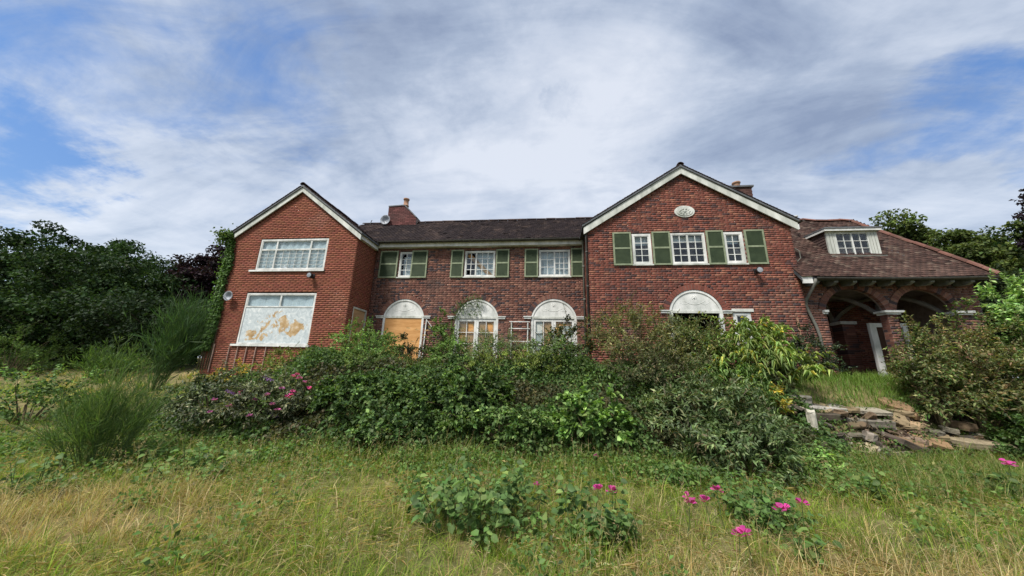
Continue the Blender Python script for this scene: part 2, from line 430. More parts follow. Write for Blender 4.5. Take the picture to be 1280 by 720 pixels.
class Opening:
    def __init__(s, u0, u1, z0, z1, zs=None, ring=0.0):
        s.u0, s.u1, s.z0, s.z1, s.zs, s.ring = u0, u1, z0, z1, zs, ring
        if zs is not None:
            h, w = z1 - zs, (u1 - u0) / 2
            s.R = (w * w + h * h) / (2 * h); s.zc = z1 - s.R; s.uc = (u0 + u1) / 2
    def span(s, z, pad=0.0):
        if s.zs is None:
            return (s.u0, s.u1) if s.z0 < z < s.z1 else None
        if s.z0 < z < s.zs: return (s.u0, s.u1)
        r = s.R + s.ring + pad
        if s.zs <= z < s.zc + r:
            h = math.sqrt(max(r * r - (z - s.zc) ** 2, 0)); return (s.uc - h, s.uc + h)
        return None
    def arc(s, r, n=24):
        a0 = math.asin(max(-1, min(1, (s.zs - s.zc) / r)))
        return [(s.uc + r * math.cos(a), s.zc + r * math.sin(a)) for a in np.linspace(a0, math.pi - a0, n)]

def wall(name, o, u, length, z0, extent, openings=(), style='old', bond='flemish', thick=.22, mat='brick', mortar='mortar'):
    """a wall from o along u (outward normal to the right of u): mortar body + every brick"""
    u = np.array([u[0], u[1], 0.0]); n = np.array([u[1], -u[0], 0.0]); o = np.array([o[0], o[1], 0.0])
    body = MB()
    lay = []
    z = z0; c = 0
    while True:
        ext = extent(z + .037)
        if ext is None: break
        free = [ext]
        for op in openings:
            sp = op.span(z + .037)
            if sp:
                nf = []
                for a, b in free:
                    if sp[0] > a: nf.append((a, min(b, sp[0])))
                    if sp[1] < b: nf.append((max(a, sp[1]), b))
                free = [(a, b) for a, b in nf if b - a > .01]
        for a, b in free:
            a2 = a + .009 if abs(a - ext[0]) < 1e-6 else a
            b2 = b - .009 if abs(b - ext[1]) < 1e-6 else b
            if b2 > a2:
                p = [o + u * s_ + n * d_ + np.array([0, 0, h_]) for s_ in (a2, b2) for d_ in (-thick, -.007) for h_ in (z, z + .075)]
                bs = len(body.v); body.v += [tuple(q) for q in p]
                for f in ((0, 1, 3, 2), (4, 6, 7, 5), (0, 4, 5, 1), (2, 3, 7, 6)):
                    body.f.append([i + bs for i in f]); body.c.append(body.cur)
        if bond == 'flemish':
            seq = [.215, .1025]; t = -.16875 if c % 2 else 0.0; k = 0
        else:
            seq = [.215]; t = -.1125 if c % 2 else 0.0; k = 0
        for a, b in free:
            pass
        while t < length:
            w = seq[k % len(seq)]
            for a, b in free:
                s0, s1 = max(t, a), min(t + w, b)
                if s1 - s0 > .035:
                    lay.append((s0, s1, z + .005, z + .070))
            t += w + .010; k += 1
        z += .075; c += 1
    w = body.build('wall', MT[mortar], HOUSE)
    for s0, s1, za, zb in lay:
        ALL_BRICKS.append((w, o + u * s0 + np.array([0, 0, za]), s1 - s0, zb - za, u, n, brick_col(style), mat))
    return w

def flush_bricks():
    """the 300 bricks that show largest become objects, the rest of each wall one mesh"""
    def size(b):
        p = b[1]
        if p[2] < 2.2 or p[1] > 11.6: return 0
        if b[2] < .2: return 0
        return abs(proj(p)[0] - proj(p + b[4] * b[2])[0])
    order = sorted(range(len(ALL_BRICKS)), key=lambda i: -size(ALL_BRICKS[i]))[:300]
    single = set(order)
    by = {}
    for i, b in enumerate(ALL_BRICKS):
        if i not in single: by.setdefault(b[0].name, []).append(b)
    Q = np.array([(4, 6, 7, 5), (0, 4, 5, 1), (2, 3, 7, 6), (0, 2, 6, 4), (1, 5, 7, 3)])
    # corner order: depth (back, front) is the outer loop so that face 0 is the front
    def corners(b, origin=None):
        w, p, l, h, u, n = b[:6]
        p = p if origin is None else origin
        d0, d1 = -.03, random.uniform(-.0025, .0025)
        j = lambda: random.uniform(-.0015, .0015)
        return [p + n * d + u * (s_ * l + j()) + np.array([0, 0, t_ * h + j()]) for d in (d0, d1) for s_ in (0, 1) for t_ in (0, 1)]
    for wn, bs in by.items():
        V = np.array([corners(b) for b in bs]).reshape(-1, 3)
        q = (Q[None] + (np.arange(len(bs)) * 8)[:, None, None]).reshape(-1, 4)
        cols = np.repeat(np.array([b[6] for b in bs]), 5, 0)
        ob = np_obj('brickwork', bpy.data.objects[wn], V=V, quads=q, cols=cols, mat=MT[bs[0][7]])
        ob['kind'] = 'stuff'
    cache = {}
    for i in order:
        b = ALL_BRICKS[i]
        key = (b[7], round(b[2], 2), round(float(b[4][0])), random.randrange(7))
        if key not in cache:
            V = np.array(corners(b, np.zeros(3)))
            cache[key] = np_mesh('brick', V=V, quads=Q, cols=np.array([b[6]] * 5), mat=MT[b[7]])
        ob = bpy.data.objects.new('brick', cache[key]); ob.location = b[1]
        link(ob, b[0], Matrix.Translation(Vector(b[1])))

def rect_ext(length, top):
    return lambda z: (0, length) if z < top else None
def gable_ext(length, eave, apex_u, slope):
    apex = eave + slope * min(apex_u, length - apex_u)
    def f(z):
        if z < eave: return (0, length)
        d = (z - eave) / slope
        a, b = d, length - d
        return (a, b) if b - a > .1 else None
    return f

# --- windows and their fittings
def glazing(win, x0, x1, y, z0, z1, cols, rows, bar=.022, broken=(), mat=None, thick=.006):
    """glazing bars and single panes between x0..x1, z0..z1"""
    cw, rh = (x1 - x0) / cols, (z1 - z0) / rows
    if cols > 1 or rows > 1:
        g = MB()
        for i in range(1, cols): g.box(x0 + i * cw - bar / 2, x0 + i * cw + bar / 2, y - .012, y + .02, z0, z1)
        for j in range(1, rows):
            for i in range(cols):
                g.box(x0 + i * cw + (bar / 2 if i else 0), x0 + (i + 1) * cw - (bar / 2 if i < cols - 1 else 0), y - .010, y + .018, z0 + j * rh - bar / 2, z0 + j * rh + bar / 2)
        g.build('glazing_bars', MT['white'], win)
    for i in range(cols):
        for j in range(rows):
            a, b, c, d = x0 + i * cw + .004, x0 + (i + 1) * cw - .004, z0 + j * rh + .004, z0 + (j + 1) * rh - .004
            m = MB(); tl = random.uniform(-.004, .004)
            if (i, j) in broken:                     # a jagged hole left in the pane
                n = 12; cx, cz = (a + b) / 2 + random.uniform(-.02, .02), (c + d) / 2 + random.uniform(-.02, .02)
                outer, inner = [], []
                for k in range(n):
                    an = k * 2 * math.pi / n + .2; e = (math.cos(an), math.sin(an))
                    s_ = min((b - cx if e[0] > 0 else cx - a) / max(abs(e[0]), 1e-4), (d - cz if e[1] > 0 else cz - c) / max(abs(e[1]), 1e-4))
                    outer.append((cx + e[0] * s_, cz + e[1] * s_)); r = s_ * random.uniform(.55, .9)
                    inner.append((cx + e[0] * r, cz + e[1] * r))
                for k in range(n):
                    k2 = (k + 1) % n
                    m.prism([outer[k], outer[k2], inner[k2], inner[k]], y, y + thick)
            else:
                m.hexa([(xx, yy + (tl if zz == d else -tl) + (tl * .6 if xx == a else 0), zz) for xx in (a, b) for yy in (y, y + thick) for zz in (c, d)])
            m.build('pane', MT['glass'], win)
def room(x0, x1, y, z0, z1, depth=1.2, mat='dark'):  # shallow black-out box added so the openings look unlit
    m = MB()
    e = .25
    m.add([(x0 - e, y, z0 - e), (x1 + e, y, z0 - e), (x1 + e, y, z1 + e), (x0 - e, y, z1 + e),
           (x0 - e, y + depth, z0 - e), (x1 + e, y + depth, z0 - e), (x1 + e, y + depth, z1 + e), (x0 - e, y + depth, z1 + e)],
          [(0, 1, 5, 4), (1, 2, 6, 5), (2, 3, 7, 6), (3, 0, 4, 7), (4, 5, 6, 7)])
    return m.build('room_blackout', MT[mat], HOUSE)
def sheet(name, x0, x1, y, z0, z1, mat, parent, folds=0):
    """a flat or folded sheet hung behind the panes"""
    n = max(2, folds * 4); vs = []; th = .006
    for k in range(n + 1):
        x = x0 + (x1 - x0) * k / n; dy = .018 * math.sin(k * math.pi / 2) if folds else 0
        vs += [(x, y + dy, z0), (x, y + dy, z1)]
    m = MB(); m.add(vs, [(2 * k, 2 * k + 2, 2 * k + 3, 2 * k + 1) for k in range(n)])
    return m.build(name, MT[mat], parent)
def window(x0, x1, z0, z1, Y, lights, fw=.055, sill=True, label=None, blackout_room=True, bar=.022):
    """white casement window. lights: (x share 0..1, x share, z share, z share, cols, rows, broken)"""
    y = Y + .012
    fr = MB()
    fr.box(x0 + .002, x0 + fw, y, y + .1, z0 + .002, z1 - .002); fr.box(x1 - fw, x1 - .002, y, y + .1, z0 + .002, z1 - .002)
    fr.box(x0 + fw, x1 - fw, y + .001, y + .099, z1 - fw, z1 - .002); fr.box(x0 + fw, x1 - fw, y + .001, y + .099, z0 + .002, z0 + fw)
    win = fr.build('window', MT['white'], HOUSE)
    if label: win['label'] = label
    ax, bx, az, bz = x0 + fw, x1 - fw, z0 + fw, z1 - fw
    L = lambda t: ax + (bx - ax) * t
    Z = lambda t: az + (bz - az) * t
    for (a, b, c, d, cols, rows, broken) in lights:
        s_ = .028
        p0, p1, q0, q1 = L(a), L(b), Z(c), Z(d)
        f2 = MB(); i = .003
        f2.box(p0 + i, p0 + s_, y + .012, y + .07, q0 + i, q1 - i); f2.box(p1 - s_, p1 - i, y + .012, y + .07, q0 + i, q1 - i)
        f2.box(p0 + s_, p1 - s_, y + .013, y + .069, q1 - s_, q1 - i); f2.box(p0 + s_, p1 - s_, y + .013, y + .069, q0 + i, q0 + s_)
        f2.build('sash', MT['white'], win)
        glazing(win, p0 + s_, p1 - s_, y + .04, q0 + s_, q1 - s_, cols, rows, bar, broken=broken)
    if sill:
        MB().box(x0 - .05, x1 + .05, Y - .045, y + .02, z0 - .05, z0).build('sill', MT['white_dirty'], win)
    if blackout_room: room(x0, x1, Y + .24, z0, z1)
    return win
def shutter(x0, x1, z0, z1, Y, tilt=0.0):
    """louvred shutter of two panels in a paler frame"""
    y0, y1 = Y - .055, Y - .012; f = .055; zm = (z0 + z1) / 2 + .01
    fr = MB()
    fr.box(x0, x0 + f, y0, y1, z0, z1); fr.box(x1 - f, x1, y0, y1, z0, z1)
    for a, b in ((z0, z0 + f), (zm - f * .55, zm + f * .55), (z1 - f, z1)): fr.box(x0 + f, x1 - f, y0 + .002, y1 - .002, a, b)
    s = fr.build('shutter', MT['green_pale'], HOUSE)
    for a, b in ((z0 + f, zm - f * .55), (zm + f * .55, z1 - f)):
        lv = MB(); n = int((b - a) / .036); st = (b - a) / n
        for k in range(n):
            z = a + k * st
            lv.hexa([(xx, yy, z + zz) for xx in (x0 + f, x1 - f) for yy, zs in ((y0 + .010, (0, .012)), (y0 + .036, (st - .004, st + .008))) for zz in zs])
        lv.box(x0 + f, x1 - f, y1 - .006, y1 - .002, a, b)
        lv.build('louvre', MT['green'], s, kind='stuff')
    return s
def voussoirs(op, Y, r0, r1, n, style='old', wallobj=None, proud=.012):
    m = MB()
    a0 = math.asin(max(-1, min(1, (op.zs - op.zc) / r0)))
    A = np.linspace(a0, math.pi - a0, n + 1)
    for k in range(n):
        g = .006 / r0
        a, b = A[k] + g, A[k + 1] - g
        m.cur = brick_col(style)
        pts = [(op.uc + r * math.cos(t), op.zc + r * math.sin(t)) for r, t in ((r0, a), (r1, a), (r1, b), (r0, b))]
        m.prism(pts, Y - proud - random.uniform(0, .004), Y + .10)
    o = m.build('arch_ring', MT['brick'], HOUSE, kind='stuff')
    b = MB(); q = op.arc(r0 + .004, 20) + op.arc(r1 - .002, 20)[::-1]
    for k in range(19):
        b.prism([op.arc(r0 + .004, 20)[k], op.arc(r1 - .002, 20)[k], op.arc(r1 - .002, 20)[k + 1], op.arc(r0 + .004, 20)[k + 1]], Y - .004, Y + .16)
    b.build('arch_mortar', MT['mortar'], HOUSE)
    return o
def tympanum(op, Y):
    """white half-round panel over a garden door, with a raised rim and a moulded swag"""
    R0 = op.R - .004
    m = MB(); m.prism(op.arc(R0, 28), Y + .03, Y + .09)
    t = m.build('tympanum', MT['white'], HOUSE)
    rim = MB(); o, i = op.arc(R0 - .002, 28), op.arc(R0 - .075, 28)
    for k in range(27): rim.prism([o[k], o[k + 1], i[k + 1], i[k]], Y + .004, Y + .031)
    rim.build('rim', MT['white'], t)
    sw = MB(); w = (op.u1 - op.u0) / 2; zc = op.zs + .20
    for (cx, ww, dz, r) in ((0, .42, .15, .012), (-.38, .20, .10, .009), (.38, .20, .10, .009)):
        pts = [(op.uc + cx * w * 1.0 + ww * w * s_, Y + .032, zc + dz * (s_ * s_) * .9) for s_ in np.linspace(-1, 1, 11)]
        sw.tube(pts, [r * (1 - .45 * abs(s_)) for s_ in np.linspace(-1, 1, 11)], 6)
    for k in range(8):
        a = k * math.pi / 4
        sw.lathe((op.uc + .075 * math.cos(a), Y + .029, op.zs + .43 + .055 * math.sin(a)), [(.001, -.008), (.022, -.002), (.028, .01)], 8, 'y')
    sw.lathe((op.uc, Y + .02, op.zs + .43), [(.001, -.006), (.03, -.008), (.036, .01)], 8, 'y')
    sw.build('swag', MT['white'], t, smooth=True)
    MB().box(op.u0 + .003, op.u1 - .003, Y + .0, Y + .12, op.zs - .085, op.zs - .003).build('transom', MT['white_dirty'], HOUSE)
    for a, b in ((op.u0 - .27, op.u0 + .0), (op.u1 - .0, op.u1 + .27)):
        im = MB(); im.box(a, b, Y - .05, Y + .10, op.zs - .10, op.zs - .035); im.box(a - .02, b + .02, Y - .075, Y + .10, op.zs - .034, op.zs)
        im.build('impost', MT['white'], HOUSE)
def jambs(op, Y, z0, fw=.085):
    m = MB()
    for a, b in ((op.u0 + .003, op.u0 + fw), (op.u1 - fw, op.u1 - .003)):
        MB().box(a, b, Y + .002, Y + .11, z0, op.zs - .087).build('door_jamb', MT['white'], HOUSE)

# --- roofs
def roof_tiles(name, O, u, v, width, length, base, parent, clip=None, warp=None, tw=.165, gauge=.105, soft=False):
    """courses of plain clay tiles laid up a slope: O eave corner, u along the eave, v up the slope"""
    O, u, v = (np.array(q, float) for q in (O, u, v))
    n = np.cross(u, v); n /= np.linalg.norm(n)
    if n[2] < 0: n = -n
    Vs, cols = [], []
    rows = int(length / gauge)
    for r in range(rows):
        off = -tw / 2 if r % 2 else 0
        for c in range(int(width / tw) + 2):
            a, b = c * tw + off, c * tw + off + tw - .006
            lo, hi = (0, width) if clip is None else clip(r * gauge)
            a, b = max(a, lo), min(b, hi)
            if b - a < .03: continue
            j = random.uniform(-.006, .006); lift = .030 + random.uniform(-.004, .006) + (random.random() < .02) * .02; sk = random.uniform(-.006, .006)
            s0 = r * gauge + j; s1 = s0 + gauge * 1.25
            for s_, h in ((s0, lift), (s1, .014), (s0, lift - .013), (s1, .001)):
                for q in (a, b):
                    P = O + u * q + v * (s_ + (sk if q == b else 0)) + n * h
                    Vs.append(warp(P) if warp else P)
            t = random.random(); k = np.array(base) * random.uniform(.62, 1.3)
            if soft: k = np.array(base) * random.uniform(.8, 1.2)
            elif t < .10: k = np.array([.13, .09, .07]) * random.uniform(.8, 1.2)
            elif t < .2: k = k * .55
            cols.append(k)
    m = len(cols); Vs = np.array(Vs)
    q = np.array([(0, 1, 3, 2), (4, 5, 1, 0), (4, 0, 2, 6), (1, 5, 7, 3)])
    o = np_obj(name, parent, V=Vs, quads=(q[None] + (np.arange(m) * 8)[:, None, None]).reshape(-1, 4), cols=np.repeat(np.array(cols), 4, 0), mat=MT['tile'])
    o['kind'] = 'stuff'
    return o
def half_round_run(name, a, b, r, step, parent, base, warp=None):
    """ridge or hip tiles, each one its own piece"""
    a, b = np.array(a, float), np.array(b, float); L = np.linalg.norm(b - a); d = (b - a) / L; n = int(L / step)
    side = np.cross(d, (0, 0, 1)); side /= np.linalg.norm(side); up = np.cross(side, d)
    for k in range(n):
        m = MB(); m.cur = tuple(np.array(base) * random.uniform(.65, 1.3))
        p0, p1 = a + d * (k * L / n), a + d * ((k + .985) * L / n); dz = random.uniform(-.008, .012)
        vs = []
        for q, rr in ((p0, r * 1.06), (p1, r)):
            q = warp(q) if warp else q
            for rad in (rr, rr - .016):
                for i in range(7):
                    an = math.pi * (i / 6) ; vs.append(q + side * rad * math.cos(an) + up * (rad * math.sin(an) * .8 - r * .25 + dz))
        fs = []
        for i in range(6):
            fs += [(i, i + 1, 14 + i + 1, 14 + i), (7 + i, 21 + i, 22 + i, 8 + i), (i, 7 + i, 8 + i, i + 1), (14 + i, 15 + i, 22 + i, 21 + i)]
        m.add(vs, fs); m.build(name, MT['tile'], parent)
def gutter(a, b, r, mat='pipe', sag=0.0):
    a, b = np.array(a, float), np.array(b, float); m = MB(); n = 12; vs = []
    side = np.array([0, 1.0, 0]) if abs(b[0] - a[0]) > abs(b[1] - a[1]) else np.array([1.0, 0, 0])
    for k in range(n + 1):
        p = a + (b - a) * k / n - np.array([0, 0, sag * math.sin(math.pi * k / n)])
        for rad in (r, r - .008):
            for i in range(7):
                an = math.pi + math.pi * i / 6; vs.append(p + side * rad * math.cos(an) + np.array([0, 0, rad * math.sin(an)]))
    fs = []
    for k in range(n):
        o = k * 14
        for i in range(6): fs += [(o + i, o + i + 1, o + 15 + i, o + 14 + i), (o + 7 + i, o + 21 + i, o + 22 + i, o + 8 + i)]
        fs += [(o, o + 14, o + 21, o + 7), (o + 6, o + 13, o + 27, o + 20)]
    m.add(vs, fs); return m.build('gutter', MT[mat], HOUSE)

TILE_DARK, TILE_RED = (.055, .032, .030), (.082, .045, .036)
def gable_roof(xl, xc, xr, ze, zr, yf, yb, barge=.24, tint=TILE_DARK):
    """two slopes, barge boards and the dark tile edge above them; xl/xr/ze eave line, zr ridge"""
    slab = MB(); t = .07
    slab.prism([(xl, ze), (xc, zr), (xr, ze), (xr, ze - t), (xc, zr - t * 1.2), (xl, ze - t)], yf + .02, yb)
    roof = slab.build('roof', MT['lead'], HOUSE)
    for s_, xe in ((1, xl), (-1, xr)):
        w, h = abs(xc - xe), zr - ze; L = math.hypot(w, h)
        O = (xe, yf, ze + .0) if s_ == 1 else (xe, yb, ze)
        roof_tiles('roof_tiles', O, (0, s_, 0), (s_ * w / L, 0, h / L), yb - yf, L, tint, roof)
    half_round_run('ridge_tile', (xc, yf - .01, zr + .03), (xc, yb, zr + .03), .11, .42, roof, tint)
    bb = MB(); k = barge
    for xe in (xl, xr):
        sx = 1 if xe < xc else -1
        bb.prism([(xe + sx * .05, ze - .10), (xc - sx * .002, zr - .085), (xc - sx * .002, zr - .085 - k), (xe + sx * .05, ze - .10 - k)][::sx], yf + .06, yf + .10)
    bb.build('bargeboard', MT['white_dirty'], HOUSE)
    b2 = MB()
    for xe in (xl, xr):
        sx = 1 if xe < xc else -1
        b2.prism([(xe + sx * .01, ze - .02), (xc - sx * .002, zr - .02), (xc - sx * .002, zr - .083), (xe + sx * .01, ze - .083)][::sx], yf + .03, yf + .12)
    b2.build('verge', MT['pipe_grey'], HOUSE)
    return roof

def house_left():
    X0, X1 = -12.65, -7.27; L = X1 - X0; Y = GY
    U = lambda x: x - X0
    ops = [Opening(U(-11.35), U(-8.47), 5.15, 6.43), Opening(U(-11.44), U(-8.58), 2.32, 4.24)]
    wall('wall', (X0, Y), (1, 0), L, 1.2, gable_ext(L, 6.50, U(-9.92), .745), ops, 'new', 'stretcher', mat='new_brick', mortar='mortar_pale')
    wall('wall', (X1, Y + .012), (0, 1), MY - Y - .012, 1.2, rect_ext(MY - Y, 6.55), [Opening(.34, 1.29, 1.3, 3.82)], 'new', 'stretcher', mat='new_brick', mortar='mortar_pale')
    wall('wall', (X0, Y + 5), (0, -1), 4.988, 1.2, rect_ext(5, 6.5), [], 'new', 'stretcher', mat='new_brick', mortar='mortar_pale')
    gable_roof(-12.78, -9.92, -7.06, 6.60, 8.73, Y - .16, Y + 5.2, .20)
    # upper window: three lights under three fanlights
    w = window(-11.35, -8.47, 5.15, 6.43, Y, [(0, .235, 0, .68, 2, 5, ()), (.235, .76, 0, .68, 5, 5, ((1, 0),)), (.76, 1, 0, .68, 2, 5, ()),
               (0, .235, .68, 1, 1, 1, ()), (.235, .76, .68, 1, 1, 1, ()), (.76, 1, .68, 1, 1, 1, ())], .06, bar=.013)
    sheet('curtain_sky', -11.29, -8.53, Y + .105, 5.2, 6.38, 'curtain_sky', w, 9)  # bluish sheet puts the sky's reflection behind these panes
    MB().box(-11.55, -8.42, Y - .06, Y + .02, 5.085, 5.15).build('sill', MT['white'], w)
    # lower window: boarded pane with peeling white paint, two fanlights
    w = window(-11.44, -8.58, 2.32, 4.24, Y, [(0, .5, .735, 1, 1, 1, ()), (.5, 1, .735, 1, 1, 1, ())], .06, label='large lower window with flaking white paint over the board')
    sheet('curtain_sky', -11.38, -8.64, Y + .105, 3.7, 4.2, 'curtain_sky', w, 5)  # pale sheet in place of sky mirrored in the two fanlights
    MB().box(-11.38, -8.64, Y + .03, Y + .06, 2.38, 3.70).build('window_board', MT['peel'], w)
    f = MB(); f.box(-11.38, -8.64, Y + .015, Y + .07, 3.70, 3.745); f.build('window_rail', MT['white'], w)
    MB().box(-11.60, -8.50, Y - .06, Y + .02, 2.25, 2.32).build('sill', MT['white'], w)
    # boarded side door on the inner wall
    d = MB()
    for a, b in ((Y + .352, Y + .42), (Y + 1.235, Y + 1.302)): d.box(X1 - .1, X1 - .012, a, b, 1.5, 3.75)
    d.box(X1 - .1, X1 - .011, Y + .352, Y + 1.302, 3.752, 3.82)
    dr = d.build('side_door', MT['white_dirty'], HOUSE); MB().box(X1 - .09, X1 - .05, Y + .42, Y + 1.235, 1.5, 3.75).build('door_board', MT['ply_grey'], dr)
    # white eave board along the inner wall
    MB().box(X1 + .012, X1 + .14, Y + .02, MY - .13, 6.38, 6.56).build('fascia', MT['white'], HOUSE)
    lamp(-8.83, Y, 4.87); 
    ds = MB(); c = np.array((-12.02, Y - .16, 4.09))                       # little wall dish
    ds.lathe(c, [(.02, .08), (.13, .03), (.19, -.04), (.185, -.045), (.12, .015), (.01, .06)], 16, 'y')
    ds.bar(c + (0, .05, -.02), (c[0], Y + .01, c[2] - .05), .03); ds.bar(c + (0, -.02, -.16), c + (0, -.22, -.04), .014)
    ds.build('wall_dish', MT['dish'], HOUSE, smooth=True)
def lamp(x, Y, z):
    m = MB(); m.box(x - .05, x + .05, Y - .03, Y + .0, z - .05, z + .10)
    m.bar((x, Y - .02, z + .03), (x, Y - .13, z + .0), .03)
    m.lathe((x, Y - .13, z), [(.03, -.12), (.10, -.11), (.085, .02), (.04, .06)], 12, 'y')
    o = m.build('security_lamp', MT['black'], HOUSE)
    MB().lathe((x, Y - .13, z), [(.02, -.131), (.085, -.124), (.085, -.121)], 12, 'y').build('lens', MT['dish'], o)

def arch_door(x0, x1, zs, zt, Y, z0=1.5):
    return Opening(x0, x1, z0, zt, zs, .18)
def house_middle():
    X0, X1 = -7.27, 1.38; L = X1 - X0; Y = MY; U = lambda x: x - X0
    A = [arch_door(-6.62, -4.92, 3.64, 4.33, Y), arch_door(-3.65, -1.94, 3.64, 4.33, Y), arch_door(-.68, 1.03, 3.66, 4.35, Y)]
    wins = [(-6.20, -5.62), (-3.41, -2.16), (-.39, .83)]
    ops = [Opening(U(a.u0), U(a.u1), 1.3, a.z1, a.zs, .18) for a in A] + [Opening(U(a), U(b), 5.25, 6.35) for a, b in wins]
    wall('wall', (X0, Y), (1, 0), L, 1.2, rect_ext(L, 6.62), ops, 'old', 'flemish')
    # roof, fascia, gutter
    yb, ze, k = Y - .32, 6.72, .84; yr = 14.33; zr = ze + k * (yr - yb)
    s = MB(); s.prism([(yb + .02, ze - .02), (yr, zr - .02), (2 * yr - yb, ze - .02), (2 * yr - yb, ze - .09), (yr, zr - .10), (yb + .02, ze - .09)], -9.5, 4.4, 'x')
    roof = s.build('roof', MT['lead'], HOUSE)
    Ls = math.hypot(yr - yb, zr - ze)
    roof_tiles('roof_tiles', (-9.3, yb, ze), (1, 0, 0), (0, (yr - yb) / Ls, (zr - ze) / Ls), 13.5, Ls, (.022, .0145, .016), roof, soft=True)
    half_round_run('ridge_tile', (-9.3, yr, zr + .01), (4.0, yr, zr + .01), .10, .45, roof, (.032, .021, .022))
    MB().box(X0 + .15, X1 - .02, Y - .20, Y - .165, 6.50, 6.665).build('fascia', MT['white'], HOUSE)
    MB().box(X0 + .15, X1 - .02, Y - .164, Y + .01, 6.49, 6.52).build('soffit', MT['white_dirty'], HOUSE)
    gutter((X0 + .2, yb - .02, 6.70), (X1 - .02, yb - .02, 6.70), .06)
    # windows and shutters
    w = window(-6.20, -5.62, 5.25, 6.35, Y, [(0, 1, 0, 1, 2, 4, ((0, 1), (1, 2), (0, 3), (1, 1)))], .05); sheet('curtain_sky', -6.1, -5.72, Y + .22, 5.3, 6.2, 'curtain_sky', w, 2)
    w = window(-3.41, -2.16, 5.25, 6.35, Y, [(0, .36, 0, 1, 2, 4, ((0, 0), (0, 3), (1, 3))), (.36, 1, 0, 1, 3, 4, ())], .05)
    sheet('curtain_sky', -3.0, -2.2, Y + .21, 5.3, 6.3, 'curtain_sky', w, 4)
    m = MB(); m.bar((-3.3, Y + .18, 6.25), (-2.3, Y + .18, 5.3), .16, .02, up=(0, 1, 0)); m.build('window_board', MT['ply'], w)
    w = window(-.39, .83, 5.25, 6.35, Y, [(0, .5, 0, 1, 2, 3, ((1, 1),)), (.5, 1, 0, 1, 3, 4, ())], .05); sheet('curtain_sky', -.33, .77, Y + .22, 5.3, 6.3, 'curtain_sky', w, 5)
    for a, b in ((-7.04, -6.26), (-5.66, -4.98), (-3.98, -3.45), (-2.12, -1.58), (-.96, -.42), (.86, 1.34)): shutter(a, b, 5.21, 6.39, Y)
    # garden doors under their half-round panels
    for i, a in enumerate(A):
        voussoirs(a, Y, a.R + .002, a.R + .178, 27); tympanum(a, Y); jambs(a, Y, 1.5)
        x0, x1 = a.u0 + .085, a.u1 - .085; zt = a.zs - .09
        if i == 0:
            d = MB().box(x0 + .002, x1 - .002, Y + .03, Y + .05, 1.5, zt).build('door_board', MT['ply'], HOUSE)
        else:
            fr = MB(); xm = (x0 + x1) / 2
            for p, q in ((x0 + .002, x0 + .09), (xm - .085, xm - .003), (xm + .003, xm + .085), (x1 - .09, x1 - .002)): fr.box(p, q, Y + .03, Y + .08, 1.5, zt - .002)
            for p, q in ((x0 + .09, xm - .085), (xm + .085, x1 - .09)):
                fr.box(p, q, Y + .031, Y + .079, zt - .10, zt - .003); fr.box(p, q, Y + .031, Y + .079, 1.5, 1.75)
            d = fr.build('garden_door', MT['white'], HOUSE)
            for p, q in ((x0 + .09, xm - .085), (xm + .085, x1 - .09)): glazing(d, p, q, Y + .05, 1.75, zt - .10, 2, 4, broken=((1, 3),) if i == 1 else ((0, 3), (1, 2)))
            MB().box(x0 + .02, x1 - .02, Y + .095, Y + .11, 1.5, zt).build('door_board', MT['ply'], d)
            if i == 2:
                for q in ((x0 + .02, x0 + .35, Y + .085, Y + .094, 2.4, zt), (xm + .2, x1 - .02, Y + .085, Y + .094, 2.2, zt - .25)): MB().box(*q).build('board_patch', MT['white_dirty'], d)
    # rainwater pipe in the corner by the right gable
    p = MB(); p.tube([(1.30, yb, 6.62), (1.31, yb + .05, 6.5), (1.33, Y - .10, 6.2), (1.33, Y - .10, 1.3)], .042, 10)
    for z in (5.6, 4.3, 3.0): p.lathe((1.33, Y - .10, z), [(.05, -.03), (.058, -.02), (.058, .02), (.05, .03)], 10)
    p.build('drainpipe', MT['pipe_grey'], HOUSE, smooth=True)
    p = MB(); p.tube([(1.30, GY - .02, 6.46), (1.325, GY + .12, 6.2), (1.325, GY + .12, 1.3)], .04, 10)
    for z in (5.75, 4.5, 3.2): p.lathe((1.325, GY + .12, z), [(.048, -.03), (.055, -.02), (.055, .02), (.048, .03)], 10)
    p.lathe((1.30, GY + .02, 6.46), [(.045, -.1), (.09, 0), (.09, .09), (.08, .09)], 8)
    p.build('drainpipe', MT['pipe'], HOUSE, smooth=True)

